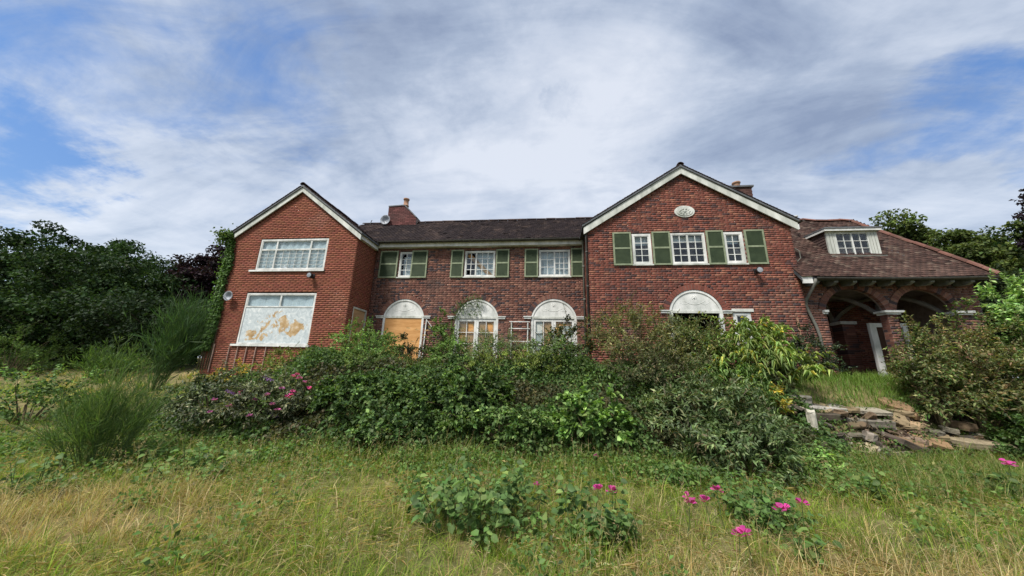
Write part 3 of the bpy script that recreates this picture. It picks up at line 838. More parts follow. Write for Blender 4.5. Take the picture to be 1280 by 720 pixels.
def chimney_stack():
    # big stack with a sloping shoulder behind the middle roof
    pts = [at(*q, 14.0) for q in ((484, 284), (486, 258.5), (506, 257), (511, 262), (520.5, 272), (519, 284))]
    poly = [(p[0], p[2]) for p in pts]; poly[0] = (poly[0][0] , 7.6); poly[-1] = (poly[-1][0], 7.6)
    y0, y1 = 14.0, 14.9
    ch = MB().prism(poly, y0 + .02, y1).build('chimney', MT['mortar'], HOUSE)
    V = []; cols = []
    z = 7.6; c = 0
    xs = sorted(poly)
    def ext(z):
        hits = []
        for i in range(len(poly)):
            (xa, za), (xb, zb) = poly[i], poly[(i + 1) % len(poly)]
            if (za - z) * (zb - z) < 0: hits.append(xa + (xb - xa) * (z - za) / (zb - za))
        return (min(hits), max(hits)) if len(hits) > 1 else None
    bm = MB()
    while ext(z + .037):
        a, b = ext(z + .037); t = a - (.11 if c % 2 else 0)
        while t < b:
            s0, s1 = max(t, a), min(t + .215, b)
            if s1 - s0 > .04:
                bm.cur = tuple(np.array((.15, .06, .055)) * random.uniform(.6, 1.25)); bm.box(s0, s1, y0 - random.uniform(0, .004), y0 + .05, z + .005, z + .07)
            t += .225
        z += .075; c += 1
    bm.build('brickwork', MT['brick'], ch, kind='stuff')
    cap = MB(); q = poly[1:5]
    for (xa, za), (xb, zb) in zip(q[:-1], q[1:]): cap.bar((xa, (y0 + y1) / 2, za + .02), (xb, (y0 + y1) / 2, zb + .02), y1 - y0 + .06, .05)
    cap.build('coping', MT['lead'], ch)
    px = at(507.5, 256, 14.4); pot = MB(); h = 0.42
    pot.lathe((px[0], 14.4, px[2] - .1), [(.15, 0), (.15, .05), (.125, .06), (.115, h - .08), (.15, h - .06), (.15, h), (.10, h), (.09, .1)], 14)
    pot.build('chimney_pot', MT['terracotta'], ch, smooth=True)
    dx = at(482, 275, 13.9); d = MB(); c = np.array(dx)
    d.lathe(c, [(.02, .10), (.18, .05), (.25, -.05), (.245, -.055), (.17, .03), (.01, .08)], 18, 'y'); d.bar(c + (0, .06, 0), c + (.25, .2, -.12), .035); d.bar(c + (0, -.03, -.2), c + (-.02, -.3, 0), .016)
    d.build('satellite_dish', MT['dish'], HOUSE, smooth=True)
    a = at(463, 280, 14.2); MB().tube([a - (0, 0, .3), a + (.02, 0, .12), a + (.06, 0, .2)], .02, 6).build('vent_pipe', MT['pipe'], HOUSE)
    # square stack on the right gable's far side
    y0 = 13.0; l, r_ = at(910, 234, y0), at(939.5, 234, y0); zt = l[2] - .03
    ch = MB().box(l[0] + .01, r_[0] - .01, y0 + .02, y0 + .8, 4.5, zt).build('chimney', MT['mortar'], HOUSE)
    bm = MB(); z = zt - 20 * .075; c = 0
    while z < zt - .03:
        for face in range(2):
            t = -(.11 if c % 2 else 0); L = (r_[0] - l[0]) if face == 0 else .8
            while t < L:
                s0, s1 = max(t, 0), min(t + .215, L)
                if s1 - s0 > .04:
                    bm.cur = tuple(np.array((.12, .065, .055)) * random.uniform(.6, 1.25)); e = random.uniform(0, .004)
                    if face == 0: bm.box(l[0] + s0, l[0] + s1, y0 - e, y0 + .05, z + .005, z + .07)
                    else: bm.box(r_[0] - .05, r_[0] + e, y0 + .052 + s0, y0 + .052 + s1, z + .005, z + .07)
                t += .225
        z += .075; c += 1
    bm.build('brickwork', MT['brick'], ch, kind='stuff')
    MB().box(l[0] - .06, r_[0] + .06, y0 - .06, y0 + .88, zt, zt + .07).build('coping', MT['lead'], ch)
    p = at(920, 229, y0 + .2)
    MB().lathe((p[0], y0 + .2, zt + .071), [(.15, 0), (.13, .05), (.125, .2), (.16, .22), (.16, .27), (.11, .27), (.1, .05)], 14).build('chimney_pot', MT['terracotta'], ch, smooth=True)

def house_right():
    X0, X1 = 1.38, 7.97; L = X1 - X0; Y = GY; U = lambda x: x - X0
    a = arch_door(3.88, 5.52, 3.66, 4.35, Y)
    ops = [Opening(U(a.u0), U(a.u1), 1.3, a.z1, a.zs, .18)] + [Opening(U(p), U(q), 5.24, 6.36) for p, q in ((2.86, 3.50), (4.14, 5.26), (5.84, 6.46))] + [Opening(U(5.80), U(6.34), 2.6, 3.62)]
    wall('wall', (X0, Y), (1, 0), L, 1.2, gable_ext(L, 6.55, U(4.675), .634), ops, 'gable', 'flemish')
    wall('wall', (X0, MY), (0, -1), MY - Y - .012, 1.2, rect_ext(MY - Y, 6.6), [], 'gable', 'flemish')
    wall('wall', (X1, Y + .012), (0, 1), 4.9, 1.2, rect_ext(4.9, 6.55), [], 'gable', 'flemish')
    gable_roof(1.17, 4.68, 8.19, 6.69, 8.93, Y - .17, Y + 6.0, .25)
    gutter((8.24, Y - .2, 6.66), (8.24, Y + 3, 6.66), .06)
    B = lambda w, x0, x1, z: sheet('sky_strip', x0, x1, Y + .2, max(z, 6.0), 6.3, 'curtain_sky', w)  # pale strip imitates sky mirrored in the top row of panes
    w = window(2.86, 3.50, 5.24, 6.36, Y, [(0, 1, 0, 1, 2, 4, ())], .075); B(w, 2.93, 3.43, 5.82)
    w = window(4.14, 5.26, 5.24, 6.36, Y, [(0, .5, 0, 1, 2, 4, ((1, 3),)), (.5, 1, 0, 1, 2, 4, ())], .055); B(w, 4.2, 5.2, 6.07)
    w = window(5.84, 6.46, 5.24, 6.36, Y, [(0, 1, 0, 1, 2, 4, ())], .075); B(w, 5.92, 6.4, 5.9)
    for p, q in ((2.21, 2.83), (3.52, 4.12), (5.28, 5.83), (6.49, 7.10)): shutter(p, q, 5.20, 6.41, Y)
    # oval plaque high in the gable
    pl = MB(); n = 28
    for k, (rx, rz, y0, y1) in enumerate(((.335, .22, Y - .03, Y + .01), (.265, .165, Y - .045, Y - .03))):
        pl.prism([(4.69 + rx * math.cos(t), 7.15 + rz * math.sin(t)) for t in np.linspace(0, 2 * math.pi, n, endpoint=False)], y0, y1)
    for k in range(10):
        t = k * math.pi / 5; pl.lathe((4.69 + .16 * math.cos(t), Y - .045, 7.15 + .09 * math.sin(t)), [(.001, -.02), (.03, -.01), (.035, .01)], 7, 'y')
    pl.lathe((4.69, Y - .045, 7.15), [(.001, -.03), (.05, -.015), (.06, .01)], 9, 'y')
    pl.build('oval_plaque', MT['white_dirty'], HOUSE)
    voussoirs(a, Y, a.R + .002, a.R + .178, 27, 'gable'); tympanum(a, Y); jambs(a, Y, 1.5, .11)
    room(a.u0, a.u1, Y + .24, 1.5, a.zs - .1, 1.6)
    # small side light right of the door and a boarded strip between
    MB().box(5.53, 5.80, Y + .004, Y + .04, 2.5, 3.55).build('wall_board', MT['ply_grey'], HOUSE)
    window(5.80, 6.34, 2.6, 3.62, Y, [(0, 1, 0, 1, 1, 2, ())], .10)
    MB().box(5.78, 6.42, Y - .03, Y + .03, 3.624, 3.72).build('lintel', MT['white_dirty'], HOUSE)
    for x0, x1 in ((7.63, 7.68), (6.55, 6.585)): MB().box(x0, x1, Y - .012, Y + .002, 2.3, 3.45).build('pipe_strip', MT['terracotta'], HOUSE)
    lamp(6.67, Y, 4.94)

def house_porch():
    X0, X1 = 7.985, 12.95; L = X1 - X0; Y = PY; U = lambda x: x - X0
    a1 = Opening(8.66, 10.36, 1.3, 4.42, 3.72, .20); a2 = Opening(10.64, 12.24, 1.3, 4.40, 3.72, .20)
    ops = [Opening(U(a.u0), U(a.u1), 1.3, a.z1, a.zs, .20) for a in (a1, a2)]
    wall('wall', (X0, Y), (1, 0), L, 1.2, rect_ext(L, 4.62), ops, 'old', 'flemish', thick=.24)
    wall('wall', (X1, Y + .012), (0, 1), 2.6, 1.2, rect_ext(2.6, 4.62), [], 'old', 'flemish')
    wall('wall', (X0, Y + 2.3), (1, 0), L - .24, 1.2, rect_ext(L - .24, 4.6), [], 'gable', 'stretcher')
    for a in (a1, a2): voussoirs(a, Y, a.R + .002, a.R + .198, 26, 'old')
    for x0, x1, dx in ((8.56, 8.68, .0), (10.34, 10.66, .11), (12.22, 12.60, .05)):
        im = MB(); im.box(x0 - dx * .4, x1 + dx * .4, Y - .05, Y + .26, 3.60, 3.655); im.box(x0 - dx, x1 + dx, Y - .10, Y + .27, 3.656, 3.72); im.build('impost', MT['white'], HOUSE)
    for a in (a1, a2):                                # brick jambs inside the arches
        for x, sg in ((a.u0, 1), (a.u1, -1)):
            rv = MB(); z = 1.35; c = 0
            while z < 3.58:
                ys = [.004, .11, .232] if c % 2 else [.004, .217, .232]
                for ya, yb_ in zip(ys[:-1], ys[1:]):
                    rv.cur = brick_col('old'); e = random.uniform(.005, .009)
                    rv.box(min(x - sg * .03, x + sg * e), max(x - sg * .03, x + sg * e), Y + ya, Y + yb_ - .008, z + .005, z + .07)
                z += .075; c += 1
            rv.build('jamb_brickwork', MT['brick'], HOUSE, kind='stuff')
    # plastered vault: ribs spring from an inner pier to the arches
    m = MB()
    m.box(X0 + .0, X1 - .25, Y + .36, Y + 2.29, 4.50, 4.56)
    m.build('porch_ceiling', MT['plaster'], HOUSE)
    for (p, q, k) in (((8.5, Y + .4), (10.55, Y + 2.25), 0), ((10.4, Y + .4), (8.7, Y + 2.25), 1), ((10.5, Y + .4), (12.5, Y + 2.25), 0), ((12.3, Y + .4), (10.6, Y + 2.25), 1)):
        r = MB(); pts = []
        for t in np.linspace(0, 1, 13): pts.append((p[0] + (q[0] - p[0]) * t, p[1] + (q[1] - p[1]) * t, 3.72 + .74 * math.sin(math.pi * t) ** .8))
        r.tube(pts, .07, 6); r.build('vault_rib', MT['plaster'], HOUSE)
    pier = MB(); pier.cur = (.16, .07, .05)
    z = 1.3
    while z < 3.56:
        for k in range(2):
            pier.cur = brick_col('old'); o = .0 if int(round(z / .075)) % 2 else .11
            xs = sorted({10.52, 10.52 + .215 - o, 10.93})
        for xa, xb in zip(xs[:-1], xs[1:]):
            pier.cur = brick_col('old'); pier.box(xa + .005, xb - .005, Y + 1.85, Y + 2.29, z + .005, z + .07)
        z += .075
    pier.build('pier', MT['brick'], HOUSE, kind='stuff')
    MB().box(10.54, 10.91, Y + 1.87, Y + 2.28, 1.3, 3.56).build('pier_core', MT['mortar'], HOUSE)
    MB().box(10.46, 10.99, Y + 1.80, Y + 2.285, 3.565, 3.67).build('impost', MT['white'], HOUSE)
    # white door case at the back of the porch
    d = MB(); yb = Y + .78; j = at(1088, 408, yb)[0]
    zl = at(1088, 404, yb)[2]; zk = zl - .13; d.box(j - .05, j + .14, yb - .03, yb + .06, 1.5, zk); d.box(j - .05, j + 1.05, yb - .035, yb + .055, zk, zl); d.box(j + .91, j + 1.05, yb - .03, yb + .06, 1.5, zk)
    dr = d.build('porch_door', MT['white'], HOUSE); MB().box(j + .14, j + .91, yb + .01, yb + .05, 1.5, zk).build('door_leaf', MT['old_door'], dr)
    MB().box(X0, X1, Y - .15, Y + 2.4, 1.45, 1.66).build('porch_floor', MT['mortar'], HOUSE)
    # hipped tile roof
    ye, ze, k = 10.68, 4.68, 1.2; xr = 13.05; ap = np.array((11.80, 13.22, ze + k * (13.22 - ye)))
    Ls = math.hypot(1, k)
    def warp(P):
        P = np.array(P, float); P[2] += (.05 * math.sin(P[0] * 1.9 + 1) + .03 * math.sin(P[0] * 4.3 + P[2] * 2)) * min(1, max(0, (P[2] - 4.7))) - .05 * math.exp(-((P[0] - 10.6) / 1.2) ** 2)
        return P
    s = MB(); x0 = 7.80
    f = [np.array(q, float) for q in ((x0, ye + .03, ze - .04), (xr, ye + .03, ze - .04), (ap[0], ap[1], ap[2] - .05), (x0, ap[1], ap[2] - .05), (xr, 15.6, ze - .04), (x0, 15.6, ze - .04))]
    dn = np.array((0, 0, -.07))
    s.add(f + [q + dn for q in f], [(0, 1, 2, 3), (1, 4, 2), (4, 5, 3, 2), (6, 9, 8, 7), (7, 8, 10), (10, 8, 9, 11), (0, 6, 7, 1), (1, 7, 10, 4), (4, 10, 11, 5)])
    roof = s.build('porch_roof', MT['lead'], HOUSE)
    slope_len = (ap[1] - ye) * Ls
    roof_tiles('roof_tiles', (x0, ye, ze), (1, 0, 0), (0, 1 / Ls, k / Ls), xr - x0, slope_len, TILE_RED, roof, lambda t: (max(0, .20 - t * .5) * 0, (xr - x0) - (xr - ap[0]) * t / slope_len), warp)
    e = (ap - np.array((xr, ye, ze))); sv = np.array((ap[0] - xr, 0, ap[2] - ze)); sl = np.linalg.norm(sv); sv /= sl
    roof_tiles('roof_tiles', (xr, ye, ze), (0, 1, 0), sv, 15.6 - ye, sl, TILE_RED, roof, lambda t: ((ap[1] - ye) * t / sl, (15.6 - ye) - (15.6 - ap[1]) * t / sl))
    half_round_run('hip_tile', (xr + .02, ye - .02, ze + .06), tuple(ap + (0, 0, .05)), .10, .33, roof, (.13, .058, .043), warp)
    half_round_run('ridge_tile', (7.9, ap[1], ap[2] + .0), tuple(ap + (0, 0, .02)), .11, .42, roof, (.17, .075, .055), warp)
    gutter((x0 + .35, ye - .03, ze - .03), (xr - .03, ye - .03, ze - .02), .065, 'pipe', .03)
    MB().box(x0 + .02, x0 + .30, ye + .02, ye + .06, ze - .20, ze + .02).build('eave_end', MT['white'], HOUSE)
    for i, x in enumerate(np.arange(8.25, 12.9, .52)):
        m = MB(); w = .055
        m.prism([(ye + .05, ze - .12), (ye + .05, ze - .17), (ye + .20, ze - .23), (PY - .02, ze - .19), (PY - .02, ze + .20)], x - w, x + w, 'x')
        m.build('rafter_end', MT['rafter'], HOUSE)
    # swan-neck pipe from the gutter to the wall
    p = MB(); p.tube([(8.16, ye - .02, ze - .07), (8.14, ye + .02, ze - .20), (8.07, PY - .16, ze - .62), (8.07, PY - .07, ze - .82), (8.25, PY - .07, 3.2), (8.30, PY - .07, 2.9), (8.30, PY - .07, 1.5)], .042, 10)
    p.build('drainpipe', MT['pipe_grey'], HOUSE, smooth=True)
    # dormer
    yd = 11.50; xl, xq = at(1034, 300, yd)[0], at(1098, 300, yd)[0]; zb, zt = 5.62, 6.58
    d = MB(); sw = .27
    d.box(xl, xl + sw, yd, yd + .06, zb, zt - .12); d.box(xq - sw, xq, yd, yd + .06, zb, zt - .12); d.box(xl, xq, yd - .001, yd + .059, zt - .12, zt)
    dm = d.build('dormer', MT['white_dirty'], HOUSE)
    lines = MB()
    for x in (xl + .09, xl + .18, xq - .18, xq - .09): lines.box(x - .004, x + .004, yd - .004, yd, zb + .01, zt - .13)
    lines.build('board_joint', MT['pipe_grey'], dm)
    fr = MB(); a, b = xl + sw, xq - sw
    fr.box(a + .001, a + .035, yd + .01, yd + .07, zb + .01, zt - .121); fr.box(b - .035, b - .001, yd + .01, yd + .07, zb + .01, zt - .121)
    fr.box((a + b) / 2 - .022, (a + b) / 2 + .022, yd + .009, yd + .069, zb + .04, zt - .15); fr.box(a + .035, b - .035, yd + .011, yd + .069, zb + .01, zb + .04); fr.box(a + .035, b - .035, yd + .011, yd + .069, zt - .15, zt - .122)
    w = fr.build('window', MT['white'], HOUSE)
    glazing(w, a + .035, (a + b) / 2 - .022, yd + .03, zb + .04, zt - .15, 2, 3, .018); glazing(w, (a + b) / 2 + .022, b - .035, yd + .03, zb + .04, zt - .15, 2, 3, .018)
    r = MB(); r.box(a - .1, b + .1, yd + .3, yd + .32, zb, zt - .05); r.build('room_blackout', MT['dark'], HOUSE)  # black-out sheet added in place of the unlit space behind the dormer
    MB().box(xl - .04, xq + .06, yd - .10, yd - .0015, zb - .05, zb - .001).build('sill', MT['pipe_grey'], dm)
    rf = MB(); rf.hexa([(x, y, z_) for x in (xl - .10, xq + .10) for y, zz in ((yd - .12, zt + .005), (13.0, zt + .10)) for z_ in (zz, zz + .05)])
    rf.build('dormer_roof', MT['lead'], dm)
    fb = MB(); fb.box(xl - .09, xq + .09, yd - .10, yd - .06, zt - .075, zt + .003); fb.build('dormer_fascia', MT['white'], dm)
    for x in (xl - .09, xq + .06):
        m = MB(); m.hexa([(x + i, y, z_) for i in (0, .03) for y, z0, z1 in ((yd - .058, zt - .075, zt + .003), (12.35, zt - .02, zt + .05)) for z_ in (z0, z1)]); m.build('dormer_fascia', MT['white'], dm)
    ck = MB()
    n = 9
    for x, s_ in ((xl, -1), (xq, 1)):
        for i in range(n):
            z0 = zb + (zt - .05 - zb) * i / n; z1 = zb + (zt - .05 - zb) * (i + 1) / n + .02
            y1 = ye + (z0 - ze) / k + .1
            if y1 < yd + .1: y1 = yd + .1
            ck.cur = tuple(np.array((.07, .045, .04)) * random.uniform(.7, 1.3))
            ck.hexa([(xx, y, z_) for y in (yd + .061, y1) for z_, off in ((z0, .022), (z1, .004)) for xx in ((x, x + s_ * off) if s_ > 0 else (x + s_ * off, x))])
    ck.build('cheek_tiles', MT['tile'], dm, kind='stuff')
    # little white vent beside the gable's eave
    v = at(995.5, 276, 12.2); m = MB(); m.tube([v - (0, 0, .35), v + (0, 0, .16)], .055, 8); m.lathe(v + (0, 0, .161), [(.02, 0), (.075, .0), (.075, .03), (.02, .05)], 8); m.build('vent_pipe', MT['white'], HOUSE)
    # small aerial cable hook on the gable side
    MB().tube([(8.02, 11.05, 5.75), (8.1, 11.0, 5.65), (8.1, 11.0, 5.4), (8.02, 11.05, 5.3)], .015, 6).build('cable', MT['pipe_grey'], HOUSE)

def house_back():
    m = MB(); m.box(-12.6, 7.9, 17.0, 17.2, 1.2, 6.5); m.build('rear_wall', MT['mortar'], HOUSE)
    m = MB(); m.box(-12.6, -7.3, 16.0, 16.2, 1.2, 6.5); m.prism([(-12.6, 6.5), (-9.92, 8.5), (-7.3, 6.5)], 16.0, 16.2); m.build('rear_wall', MT['mortar_pale'], HOUSE)
house_left(); house_middle(); house_right(); house_porch(); chimney_stack(); house_back()
flush_bricks()

# --- trellises standing against the walls
def trellis():
    t = thing('trellis', 'row of thin pale timber battens under the large left window', 'trellis', (-11.2, GY - .06, 1.6))
    for x in (-12.25, -11.62, -11.28, -10.92, -10.55, -10.15): MB().box(x - .013, x + .013, GY - .05, GY - .02, 1.3, 2.22 if x > -12 else 2.3).build('batten', MT['batten'], t)
    t = thing('trellis', 'white ladder-like trellis frame on the wall between the second and third half-round panels', 'trellis', (-1.1, MY - .06, 1.6))
    for x in (-1.42, -.80): MB().box(x - .02, x + .02, MY - .06, MY - .025, 1.3, 3.46).build('post', MT['white'], t)
    for z in (3.44, 3.18, 2.7): MB().box(-1.5, -.72, MY - .075, MY - .061, z - .015, z + .015).build('rail', MT['white'], t)
    t = thing('trellis', 'single leaning white trellis post right of the plain boarded garden door', 'trellis', (-4.7, MY - .06, 1.6))
    m = MB(); m.bar((-4.78, MY - .05, 3.5), (-4.84, MY - .05, 1.3), .035); m.build('post', MT['white'], t)
    m = MB(); m.bar((-4.74, MY - .08, 3.45), (-4.45, MY - .08, 3.1), .025); m.build('brace', MT['white_dirty'], t)
trellis()
# ------------------------------------------------------------------ vegetation
def unit(a): return a / (np.linalg.norm(a, axis=-1, keepdims=True) + 1e-9)
def rnd(*s): return RNG.normal(size=s)
def pick_cols(n, pal, jitter=.16, mixv=None):
    """one colour per leaf out of a palette of (share, colour)"""
    sh = np.array([p[0] for p in pal], float); sh /= sh.sum()
    C_ = np.array([p[1] for p in pal], float)
    k = RNG.choice(len(pal), n, p=sh)
    return np.clip(C_[k] * (1 + jitter * rnd(n, 1)) * (1 + .05 * rnd(n, 3)), .004, 1)
def leaf_geo(P, D, N, L, Wd, fold=.22, droop=.15, big=False):
    """kite-shaped leaves folded along the midrib: base P, direction D, facing N"""
    n = len(P); D = unit(D); Sx = unit(np.cross(D, N)); N = unit(np.cross(Sx, D))
    L = np.broadcast_to(L, (n,))[:, None]; Wd = np.broadcast_to(Wd, (n,))[:, None]
    dz = np.array([0, 0, -1.0])
    if not big:
        V = np.stack([P, P + D * L * .45 - Sx * Wd * .5 + N * Wd * fold, P + D * L + dz * L * droop, P + D * L * .45 + Sx * Wd * .5 + N * Wd * fold], 1)
        T = np.array([(0, 2, 1), (0, 3, 2)])
    else:
        V = np.stack([P, P + D * L * .22 - Sx * Wd * .42 + N * Wd * fold, P + D * L * .62 - Sx * Wd * .46 + N * Wd * fold * .8 + dz * L * droop * .4,
                      P + D * L + dz * L * droop, P + D * L * .62 + Sx * Wd * .46 + N * Wd * fold * .8 + dz * L * droop * .4, P + D * L * .22 + Sx * Wd * .42 + N * Wd * fold], 1)
        T = np.array([(0, 3, 2), (0, 2, 1), (0, 4, 3), (0, 5, 4)])
    k = V.shape[1]
    return V.reshape(-1, 3), (T[None] + (np.arange(n) * k)[:, None, None]).reshape(-1, 3), len(T)
def blade_geo(P, Hh, lean, az, wd, curl=1.0, segs=3):
    """grass blades: quads narrowing to a tip"""
    n = len(P); d = np.stack([np.cos(az), np.sin(az), np.zeros(n)], 1); s = np.stack([-np.sin(az + RNG.uniform(-1, 1, n)), np.cos(az), np.zeros(n)], 1)
    rows = []
    for k in range(segs + 1):
        t = k / segs
        c = P + d * (lean * Hh * t ** (1 + curl))[:, None] + np.array([0, 0, 1.0]) * (Hh * (t - .45 * np.minimum(lean, 1.2) * t * t))[:, None]
        w = (wd * (1 - .8 * t ** 1.5))[:, None] * .5
        if k < segs: rows += [c - s * w, c + s * w]
        else: rows += [c]
    V = np.stack(rows, 1); m = V.shape[1]; o = (np.arange(n) * m)[:, None, None]
    q = np.array([(2 * k, 2 * k + 1, 2 * k + 3, 2 * k + 2) for k in range(segs - 1)])
    Q = (q[None] + o).reshape(-1, 4); T = (np.array([[(m - 3), (m - 2), (m - 1)]])[None] + o[:, :, :]).reshape(-1, 3)
    return V.reshape(-1, 3), T, Q, segs - 1
class Leaves:
    """gathers leaves and blades for one mesh"""
    def __init__(s): s.V = []; s.T = []; s.Q = []; s.ct = []; s.cq = []; s.n = 0
    def leaf(s, P, D, N, L, Wd, cols, **k):
        V, T, m = leaf_geo(P, D, N, L, Wd, **k)
        s.V.append(V); s.T.append(T + s.n); s.n += len(V); s.ct.append(np.repeat(cols, m, 0)); return s
    def blade(s, P, Hh, lean, az, wd, cols, **k):
        V, T, Q, m = blade_geo(P, Hh, lean, az, wd, **k)
        s.V.append(V); s.T.append(T + s.n); s.Q.append(Q + s.n); s.n += len(V); s.ct.append(cols); s.cq.append(np.repeat(cols, m, 0)); return s
    def build(s, name, mat, parent=None, kind=None):
        cols = np.concatenate(s.ct + s.cq)
        o = np_obj(name, parent, V=np.concatenate(s.V), tris=np.concatenate(s.T), quads=np.concatenate(s.Q) if s.Q else None, cols=cols, mat=MT[mat])
        if kind: o['kind'] = kind
        return o

G_DARK = [(4, (.034, .066, .019)), (3, (.055, .098, .028)), (1.4, (.095, .145, .045))]
G_MID = [(4, (.065, .118, .032)), (3, (.098, .160, .046)), (1, (.155, .215, .070)), (.5, (.04, .07, .02))]
G_LIGHT = [(4, (.105, .185, .048)), (3, (.155, .240, .066)), (1, (.065, .125, .032))]
G_OLIVE = [(4, (.090, .100, .040)), (3, (.130, .135, .060)), (1.5, (.17, .14, .07)), (1, (.06, .075, .025))]
G_GREY = [(4, (.085, .110, .060)), (3, (.125, .145, .090)), (1, (.06, .085, .035))]
G_YEL = [(3, (.17, .21, .060)), (3, (.125, .18, .055)), (.6, (.30, .27, .06)), (2, (.085, .135, .04))]
G_PURPLE = [(4, (.018, .010, .015)), (2, (.032, .016, .022)), (1, (.02, .02, .014))]

def crown_points(base, rx, ry, h, nclump, ntwig, nleaf, twig, up=.5, out=.8, zlo=.15, shell=.5, seed=None):
    """clumps in an uneven half-ellipsoid, twigs out of each clump, leaves along each twig"""
    u = unit(rnd(nclump, 3)); u[:, 2] = np.abs(u[:, 2])
    lump = .72 + .5 * vnoise(np.arctan2(u[:, 1], u[:, 0]) * 1.4 + base[0], u[:, 2] * 2.5 + base[1], 1.3, 5)
    r = np.minimum((shell + (1 - shell) * RNG.random(nclump) ** .6) * lump, 1.08)
    c = np.array(base) + np.stack([u[:, 0] * rx * r, u[:, 1] * ry * r, h * (zlo + (1 - zlo) * u[:, 2] * r)], 1)
    outw = unit(np.stack([u[:, 0], u[:, 1], u[:, 2] * .6], 1))
    tw = unit(outw[:, None] * out + np.array([0, 0, up]) + .6 * rnd(nclump, ntwig, 3))
    tl = twig * RNG.uniform(.55, 1.25, (nclump, ntwig))
    s = RNG.uniform(.08, 1, (nclump, ntwig, nleaf))
    P = c[:, None, None] + tw[:, :, None] * (s * tl[..., None])[..., None] + np.array([0, 0, -1.0]) * (s ** 2 * tl[..., None] * .25)[..., None]
    D = unit(tw[:, :, None] * .6 + .75 * rnd(nclump, ntwig, nleaf, 3))
    N = unit(np.array([0, 0, 1.1]) + outw[:, None, None] * .7 + .45 * rnd(nclump, ntwig, nleaf, 3))
    clump_id = np.repeat(np.arange(nclump), ntwig * nleaf)
    return c, tw, tl, P.reshape(-1, 3), D.reshape(-1, 3), N.reshape(-1, 3), clump_id

def shrub(name, label, X, Y, w, h, pal, d=None, nclump=40, ntwig=6, nleaf=12, twig=.28, L=.07, Wd=.045, up=.5, out=.8, droop=.15, zlo=.15, shell=.45,
          group=None, cat='shrub', mat='leaf', stem='stem', z=None, twigs=False, jit=.16, big=False, clump_var=.24, shoots=None):
    base = np.array([X, Y, float(H(X, Y)) - .03 if z is None else z])
    t = thing(name, label, cat, tuple(base), group)
    c, tw, tl, P, D, N, cid = crown_points(base, w / 2, (d or w * .8) / 2, h, nclump, ntwig, nleaf, twig, up, out, zlo, shell)
    n = len(P)
    k_ = RNG.random(n) < .10; cols = pick_cols(n, pal, jit); cols[k_] = cols[k_] * 1.5 + np.array([.05, .055, .02])
    cols = cols * 1.42 * (1 + clump_var * rnd(nclump, 1))[cid].clip(.5, 1.6)
    Lv = Leaves().leaf(P, D, N, L * RNG.uniform(.65, 1.25, n), Wd * RNG.uniform(.7, 1.2, n), cols, droop=droop, big=big)
    ns = int(nclump * .22) if shoots is None else shoots
    sp = []
    for k in RNG.choice(nclump, ns, replace=False):
        o_ = c[k]; g = unit(np.array([(o_[0] - X) / w * 1.6, (o_[1] - Y) / w * 1.6, .5 + up]) + .45 * rnd(3)); Ln = twig * random.uniform(1.4, 2.7)
        q = [o_ + g * Ln * s_ + np.array([0, 0, -.32]) * Ln * s_ ** 2.2 for s_ in np.linspace(0, 1, 6)]; sp.append(q)
        kk = 18; s_ = np.linspace(.15, 1, kk); pp = np.stack([np.interp(s_ * 5, np.arange(6), [a_[j] for a_ in q]) for j in range(3)], 1)
        sd_ = unit(np.cross(g, (0, 0, 1)) + .2 * rnd(3)); dd = unit(sd_ * np.where(np.arange(kk) % 2, 1, -1)[:, None] * .9 + g * .6 + .25 * rnd(kk, 3))
        Lv.leaf(pp, dd, unit(np.array([0, 0, 1.0]) + .3 * rnd(kk, 3)), L * RNG.uniform(.7, 1.15, kk) * (1.1 - .45 * s_), Wd * (1.1 - .4 * s_), pick_cols(kk, pal, jit) * random.uniform(1.35, 1.8), droop=droop, big=big)
    Lv.build('foliage', mat, t)
    m = MB()
    for q in sp: m.tube(q[::2] + [q[-1]], [.006, .004, .003, .0015], 3)
    for k in range(min(nclump, 26)):
        q = c[k]; b = base + np.array([(q[0] - X) * .15, (q[1] - Y) * .15, -.05]); mid = (b + q) / 2 + np.array([0, 0, .12 * h]) + rnd(3) * .04
        m.tube([b, mid, q], [.016 * (1 + h * .3), .010, .004], 4)
        if twigs:
            for j in range(2): m.tube([q, q + tw[k, j] * tl[k, j] * 1.05], [.005, .002], 3)
    m.build('stems', MT[stem], t, kind='stuff')
    return t
def span(px0, px1, ytop, Y):
    """X centre, width and top height of something seen between two pixel columns at depth Y"""
    a, b, c = at(px0, ytop, Y), at(px1, ytop, Y), at((px0 + px1) / 2, ytop, Y)
    return (a[0] + b[0]) / 2, abs(b[0] - a[0]), c[2]
def shrub_px(name, label, px0, px1, ytop, Y, pal, **k):
    X, w, zt = span(px0, px1, ytop, Y); h = max(.25, zt - float(H(X, Y)))
    return shrub(name, label, X, Y, w, h, pal, **k)

